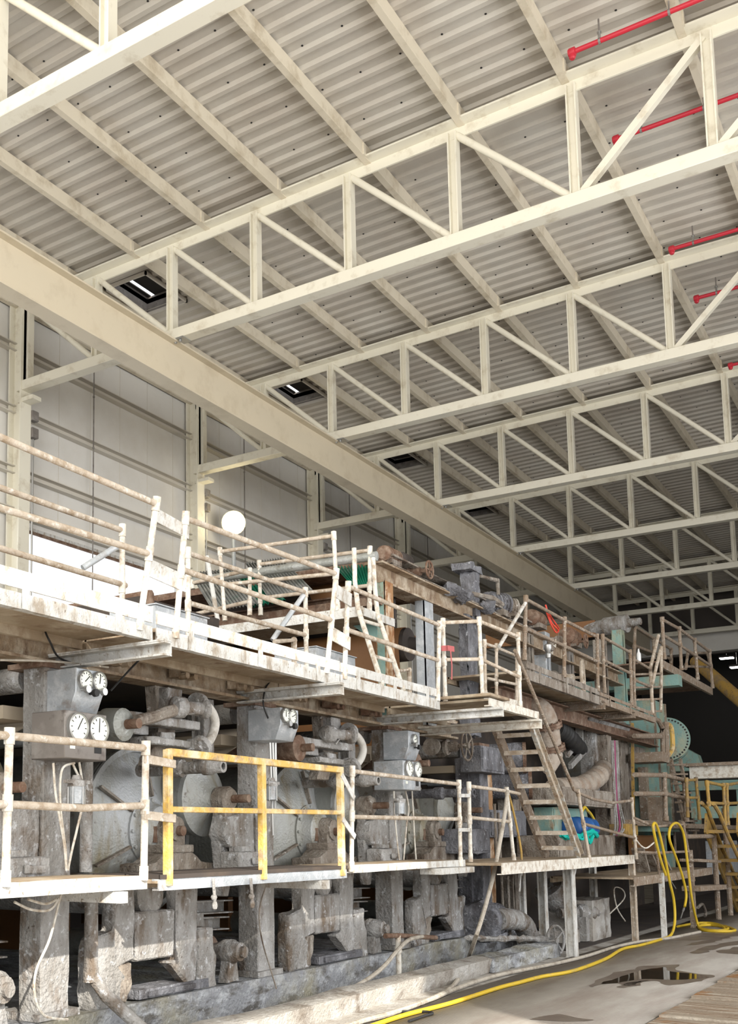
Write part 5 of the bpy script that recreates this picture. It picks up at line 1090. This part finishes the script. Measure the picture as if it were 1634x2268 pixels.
# pale box beam to the right edge, yellow rails, steps
p = AX(1526,1706,-5.0); Yb = p.y
t = thing('box_beam', p, 'pale dirty box beam reaching to the right edge', 'beam')
z0,z1 = AY(1560,1724,Yb).z, AY(1560,1697,Yb).z
b = MB(); b.box((p.x,Yb,z0),(-2.0,Yb+.5,z1)); b.build('web', M['rail'], t)
b = MB(); b.box((p.x-.1,Yb-.15,z1),(-2.0,Yb+.6,z1+.07)); b.build('top_flange', M['railbrown'], t)
t = thing('steep_steps', AX(1500,1790,-4.9), 'steep brown steps between the teal column and the pale beam', 'stairs')
for x0,x1 in ((1486,1520),(1506,1540)):
    b = MB(); b.bar(AX(x0,1684,-4.9),AX(x1,1850,-4.9),.05,.14); b.build('stringer', M['railbrown'], t)
for i in range(8):
    f = i/8+.06; b = MB(); b.bar(AX(1486+34*f,1684+166*f,-4.88),AX(1506+34*f,1684+166*f,-4.88),.2,.04); b.build('tread', M['railbrown'], t)
def wrail(lab, posts, rails, X, m, r=.045):
    return pipe_rail(lab, [(AX(*a,X),AX(*c,X)) for a,c in posts], [[AX(*q,X) for q in rr] for rr in rails], r=r, pm=m, rm=m, group='far railings')
wrail('brown pipe railing in front of the lower teal column', [((1474,1818),(1471,1717)),((1520,1820),(1515,1728))], [[(1405,1716),(1471,1717),(1515,1728)],[(1408,1758),(1472,1758),(1515,1768)]], -4.6, 'railbrown')
wrail('yellow topped brown hoop rail left of the yellow gate rail', [((1523,1810),(1520,1728)),((1549,1815),(1541,1727))], [[(1520,1728),(1541,1727)],[(1521,1767),(1546,1767)]], -4.4, 'yellowdull', .03)
wrail('yellow pipe railing at the right edge under the pale beam', [((1570,1785),(1565,1732)),((1606,1828),(1602,1740)),((1612,1828),(1609,1740))], [[(1565,1732),(1602,1740),(1640,1733)],[(1568,1778),(1604,1780),(1640,1778)]], -3.9, 'yellowdull', .032)
p = AX(1530,1797,-4.8); b = MB(); b.box((p.x,p.y,AY(1580,1812,p.y).z),(-2,p.y+.3,AY(1580,1786,p.y).z)); simple('fascia_plate', b, 'teal', 'long teal panel at the right edge below the yellow railing', 'panel')
p = AX(1540,1740,-5.2); b = MB(); zz = AY(1580,1750,p.y+3).z
for k in range(5): b.box((-7+k*1.1,p.y+3,zz-.9),(-6.8+k*1.1,p.y+3.2,zz+.1))
b.box((-7.5,p.y+2.9,zz+.0),(-2,p.y+3.2,zz+.25)); simple('machine_lattice', b, 'teal', 'teal frame bars in the dark behind the yellow railing', 'frame')
for k,(px,X,d,m,lab) in enumerate((((1400,1520,1818,1830),-4.9,.8,'railbrown','brown ledge behind the yellow hoses'),((1525,1634,1826,1836),-4.6,.7,'railbrown','brown ledge behind the yellow stairs'),((1445,1520,1830,1842),-5.0,.8,'teal','teal edged ledge behind the yellow hoses'),((1404,1452,1850,1945),-5.3,.1,'paper','brown paper sheet in the dark behind the yellow hoses'))):
    ibox(px, X, d, 'ledge' if k<3 else 'paper_sheet', lab, 'ledge' if k<3 else 'paper', m)
ibox((1605,1634,1862,1935),-4.6,.4,'pale_tank','pale grey tank behind the yellow stairs','tank','galv')
for k,(x0,x1,yt,yb,X,m) in enumerate(((1480,1497,1850,1935,-5.2,'teal'),(1435,1448,1700,1815,-5.4,'railbrown'),(1455,1468,1765,1820,-5.0,'railbrown'))):
    a,c = AX(x0,yb,X),AX(x1,yb,X); b = MB(); b.box((X,a.y,a.z),(X-.15,c.y,AX(x0,yt,X).z)); simple('far_post', b, m, ['teal post in the dark behind the hoses','brown post left of the lower teal column','short brown post by the lower teal column'][k], 'post')
for k,(x0,y0,x1,y1) in enumerate(((1412,1880,1425,1930),(1430,1890,1455,1945),(1456,1890,1480,1940))):
    b = MB(); b.bar(AX(x0,y0,-4.4),AX(x1,y1,-4.4),.2,.05); simple('leaning_plank', b, 'pulpbrown', ['leaning brown plank at the end of the landing, left one','leaning brown plank behind the hoses, middle one','leaning brown plank behind the hoses, right one'][k], 'plank', 'leaning planks')
# added black sheet: the darkness of the far end put into colour
simple('far_shade_backdrop', MB().box((-14.5,63.9,0),(6.9,64.1,12)), 'dark', 'added shade-black bulkhead at the far end of the hall', 'backdrop')
# long olive pipe under the far platform
b = MB(); b.tube([AY(1540,1464,33),AY(1665,1574,31)],.17,14); simple('far_pipe', b, 'yellowdull', 'olive yellow pipe slanting down beyond the far high platform', 'pipe')
# ================================================================== floor coverings, hoses, water
M['matmat'] = mat('worn_floor_mat', (.31,.285,.255), .75, mix=[((.42,.395,.36), 1.2, .52, .12, (1,.35,1)), ((.26,.22,.19), .9, .60, .10, (2,.3,1)), ((.35,.22,.14), 3, .74, .03, U)], bump=.5, bscale=90)
b = MB(); b.grid(lambda u,v: V((-2.35-2.05*u-.02*math.sin(v*40), 4.5+28*v, .012)), 2, 60); o = b.build('floor_mat', M['matmat']); s_ = o.modifiers.new('t','SOLIDIFY'); s_.thickness = .012; s_.offset = -1
tag(o, 'long worn grey floor mat beside the machine', 'mat')
M['wood'] = mat('weathered_floor_planks', (.29,.24,.185), .8, mix=[((.20,.13,.08), 2, .53, .05, (.4,7,1)), ((.48,.43,.36), 3, .56, .06, (.4,6,1)), ((.27,.12,.03), 1.2, .58, .05, U)], bump=.8)
b = MB()
for i in range(60): b.box((-2.33,4.5+i*.34,0),(-1.55+.03*((i*7)%5),4.5+i*.34+.325,.02+.006*((i*3)%4)))
struct(b.build('trim_1', M['wood']), 'strip of weathered boards let into the floor')
b = MB(); b.box((-1.6,4.5,0),(7,34,.035)); struct(b.build('trim_2', M['conc']), 'pale raised concrete slab at the right')
# mat weave: fine ribs
nt = M['matmat'].node_tree; N = nt.nodes; L = nt.links
wv = N.new('ShaderNodeTexWave'); wv.inputs['Scale'].default_value = 14; wv.bands_direction = 'DIAGONAL'; wv2 = N.new('ShaderNodeTexWave'); wv2.inputs['Scale'].default_value = 14; wv2.bands_direction = 'Y'
ad = N.new('ShaderNodeMath'); ad.operation = 'MULTIPLY'; tc = [n for n in N if n.type=='TEX_COORD'][0]
L.new(tc.outputs['Object'],wv.inputs['Vector']); L.new(tc.outputs['Object'],wv2.inputs['Vector']); L.new(wv.outputs['Fac'],ad.inputs[0]); L.new(wv2.outputs['Fac'],ad.inputs[1])
bp = N.new('ShaderNodeBump'); bp.inputs['Strength'].default_value = .6; bp.inputs['Distance'].default_value = .01; L.new(ad.outputs[0],bp.inputs['Height']); L.new(bp.outputs[0],N['Principled BSDF'].inputs['Normal'])
# puddles
def puddle(c, pts, lab):
    P = [AZ(x,y,.0152) for x,y in pts]; P = spline(P,5,True)
    P = [p+V((noise.noise(p*6),noise.noise(p*6+V((5,5,5))),0))*.05 for p in P]
    b = MB(); b.add(P,[tuple(range(len(P)))]); o = b.build(c, M['puddle'], smooth=False); return tag(o,lab,'puddle','water puddles on the mat')
M['puddle'] = mat('standing_water', (.035,.028,.022), .04, spec=.6)
M['wet'] = mat('wet_floor_stain', (.15,.12,.10), .4, mix=[((.21,.18,.15),4,.55,.1,U)], spec=.5)
puddle('water_puddle',[(1330,2178),(1370,2165),(1420,2150),(1470,2142),(1480,2150),(1530,2156),(1570,2163),(1540,2168),(1480,2170),(1430,2168),(1370,2176)],'dark reflecting puddle in the middle of the mat')
def stain(pts, lab):
    P = [AZ(x,y,.0142) for x,y in pts]; P = spline(P,5,True); P = [p+V((noise.noise(p*4),noise.noise(p*4+V((5,5,5))),0))*.10 for p in P]
    b = MB(); b.add(P,[tuple(range(len(P)))]); tag(b.build('wet_patch', M['wet'], smooth=False),lab,'wet patch','wet patches on the floor')
stain([(1305,2186),(1345,2160),(1400,2146),(1455,2138),(1500,2136),(1490,2146),(1540,2154),(1585,2162),(1545,2172),(1490,2182),(1450,2172),(1390,2182),(1360,2176)], 'brown wet patch around the reflecting puddle')
stain([(1370,2184),(1400,2176),(1440,2170),(1420,2178),(1390,2186)], 'thin wet streak below the reflecting puddle')
stain([(1180,2256),(1230,2246),(1270,2252),(1300,2258),(1250,2262)], 'rust brown damp mark at the bottom of the mat')
stain([(1520,2092),(1570,2082),(1620,2074),(1600,2082),(1550,2092)], 'narrow wet streak at the right, nearer the hose coil')
stain([(1480,2080),(1540,2068),(1634,2062),(1634,2072),(1560,2082)],'wet patch in front of the yellow hose coil')
stain([(1530,2108),(1580,2092),(1660,2080),(1660,2086),(1590,2100),(1550,2112)],'long wet streak at the right, farther one')
stain([(1590,2108),(1625,2098),(1660,2096),(1660,2112),(1620,2112)],'short wet streak at the right edge')
# hoses
def hose(pts, r, m, lab, name='hose', grp='hoses', k=6):
    P = []
    for p in pts:
        if len(p)==2: q = AZ(p[0],p[1],r+.012)
        else: q = AX(p[0],p[1],p[2])
        if q.z < r+.012: q.z = r+.012
        P.append(q)
    b = MB(); b.tube(P,r,8,smooth=k); return tag(b.build(name, M[m]), lab, 'hose', grp)
XH = -3.92
hose([(790,2285),(835,2268),(900,2247),(1000,2221),(1100,2189),(1150,2176),(1200,2163),(1270,2150),(1340,2124),(1378,2102),(1420,2093),(1465,2080),(1486,2070,XH),(1494,2040,XH),(1492,1995,XH),(1482,1950,XH),(1470,1890,XH),(1458,1840,XH),(1450,1823,XH),(1446,1832,XH),(1452,1862,XH),(1462,1902,XH),(1474,1938,XH)],.021,'hoseyellow','long yellow hose snaking along the floor and hooked over the railing')
hose([(1516,2008,XH),(1519,1978,XH),(1508,1931,XH),(1492,1887,XH),(1482,1858,XH),(1483,1836,XH),(1492,1824,XH),(1503,1826,XH),(1514,1850,XH),(1522,1910,XH),(1532,1993,XH),(1545,2047,XH),(1556,2060),(1600,2063),(1628,2060),(1600,2050),(1560,2046),(1548,2056),(1590,2061),(1612,2056),(1575,2049),(1546,2052),(1570,2060),(1604,2060),(1590,2047),(1550,2044),(1500,2052)],.021,'hoseyellow','yellow hose looped over the railing and coiled on the floor')
for pts,lab in ((((1481,1944),(1496,1968)),'thin steel wand on the end of the long yellow hose'),(((1514,2012),(1507,2034)),'thin steel wand on the end of the coiled yellow hose')):
    a,c = [AX(*p,XH) for p in pts]; b = MB(); b.tube([a,c],.010,6); b.cyl(a,a.lerp(c,.25),.02,seg=8); simple('spray_wand', b, 'steel', lab, 'wand', 'spray wands')
hose([(700,2295),(793,2264),(860,2247),(920,2224),(960,2211),(1004,2192),(1060,2172),(1110,2158),(1160,2148),(1230,2134),(1300,2117),(1360,2098),(1420,2085),(1480,2078),(1550,2064)],.022,'hosegrey','dirty grey hose lying on the floor behind the yellow hose')
hose([(1124,1752,-4.52),(1118,1800,-4.5),(1106,1870,-4.5),(1092,1940,-4.5),(1074,2010,-4.5),(1052,2080,-4.5),(1034,2130),(1012,2172),(985,2198),(930,2222),(870,2243),(800,2262),(740,2285)],.024,'hosegrey','pale hose hanging from the short railing down to the floor')
hose([(935,2074,-5.08),(905,2082,-5.05),(880,2105,-5.0),(850,2140,-4.98),(815,2168,-4.96),(770,2192,-4.95),(700,2212,-4.95),(600,2236,-4.95),(480,2266,-4.95),(400,2290,-4.95)],.022,'hosegrey','dark hose curving from the stand pipe along the gutter')
hose([(1126,1758,-4.62),(1136,1795,-4.6),(1146,1840,-4.58),(1154,1885,-4.56),(1155,1915,-4.56)],.014,'yellowdull','short grimy yellow hose hanging at the landing')
b = MB(); a = AX(1154,1915,-4.56); c = AX(1150,1975,-4.56); b.tube([a,c],.012,8); b.cyl(a,a.lerp(c,.4),.026,seg=8); simple('hose_nozzle', b, 'white', 'white nozzle on the short grimy yellow hose', 'nozzle')
hose([(588,1965,-4.9),(577,2000,-4.95),(574,2040,-5.0),(582,2090,-5.05),(600,2150,-5.1),(612,2190,-5.0)],.006,'pulpbrown','thin dark cable hanging past the middle column to the gutter', 'hanging_cable','thin cables')
hose([(1350,2024,-4.6),(1382,1990,-4.6),(1378,1970,-4.6),(1360,1968,-4.6),(1366,2010,-4.6),(1384,2040,-4.6)],.01,'rail','thin white wire loop hanging beside the concrete block','hanging_cable','thin cables')
hose([(1545,2010,-4.3),(1555,2003,-4.3),(1562,2020,-4.3),(1562,2050,-4.3)],.03,'pulpbrown','brown bent hose standing behind the yellow coil')
b = MB(); b.tube([AZ(x,y,.03) for x,y in ((905,2262),(940,2250),(958,2244),(935,2240),(880,2240))],.012,6,smooth=6); simple('wire_loop', b, 'black', 'thin black wire loop on the sunlit floor', 'wire')
# rope ends under the yellow gate
for x,lab in ((472,'knotted rope end under the yellow gate, left one'),(555,'knotted rope end under the yellow gate, right one')):
    p = AX(x,1945,-4.57); b = MB(); b.tube([p,p+V((.01,.0,-.12)),p+V((0,.02,-.2))],.012,6); b.ball(p+V((0,.01,-.14)),.025,8); b.ball(p+V((0,.02,-.2)),.022,8,(1,1,1.6)); simple('rope_end', b, 'pulp', lab, 'rope', 'rope ends')
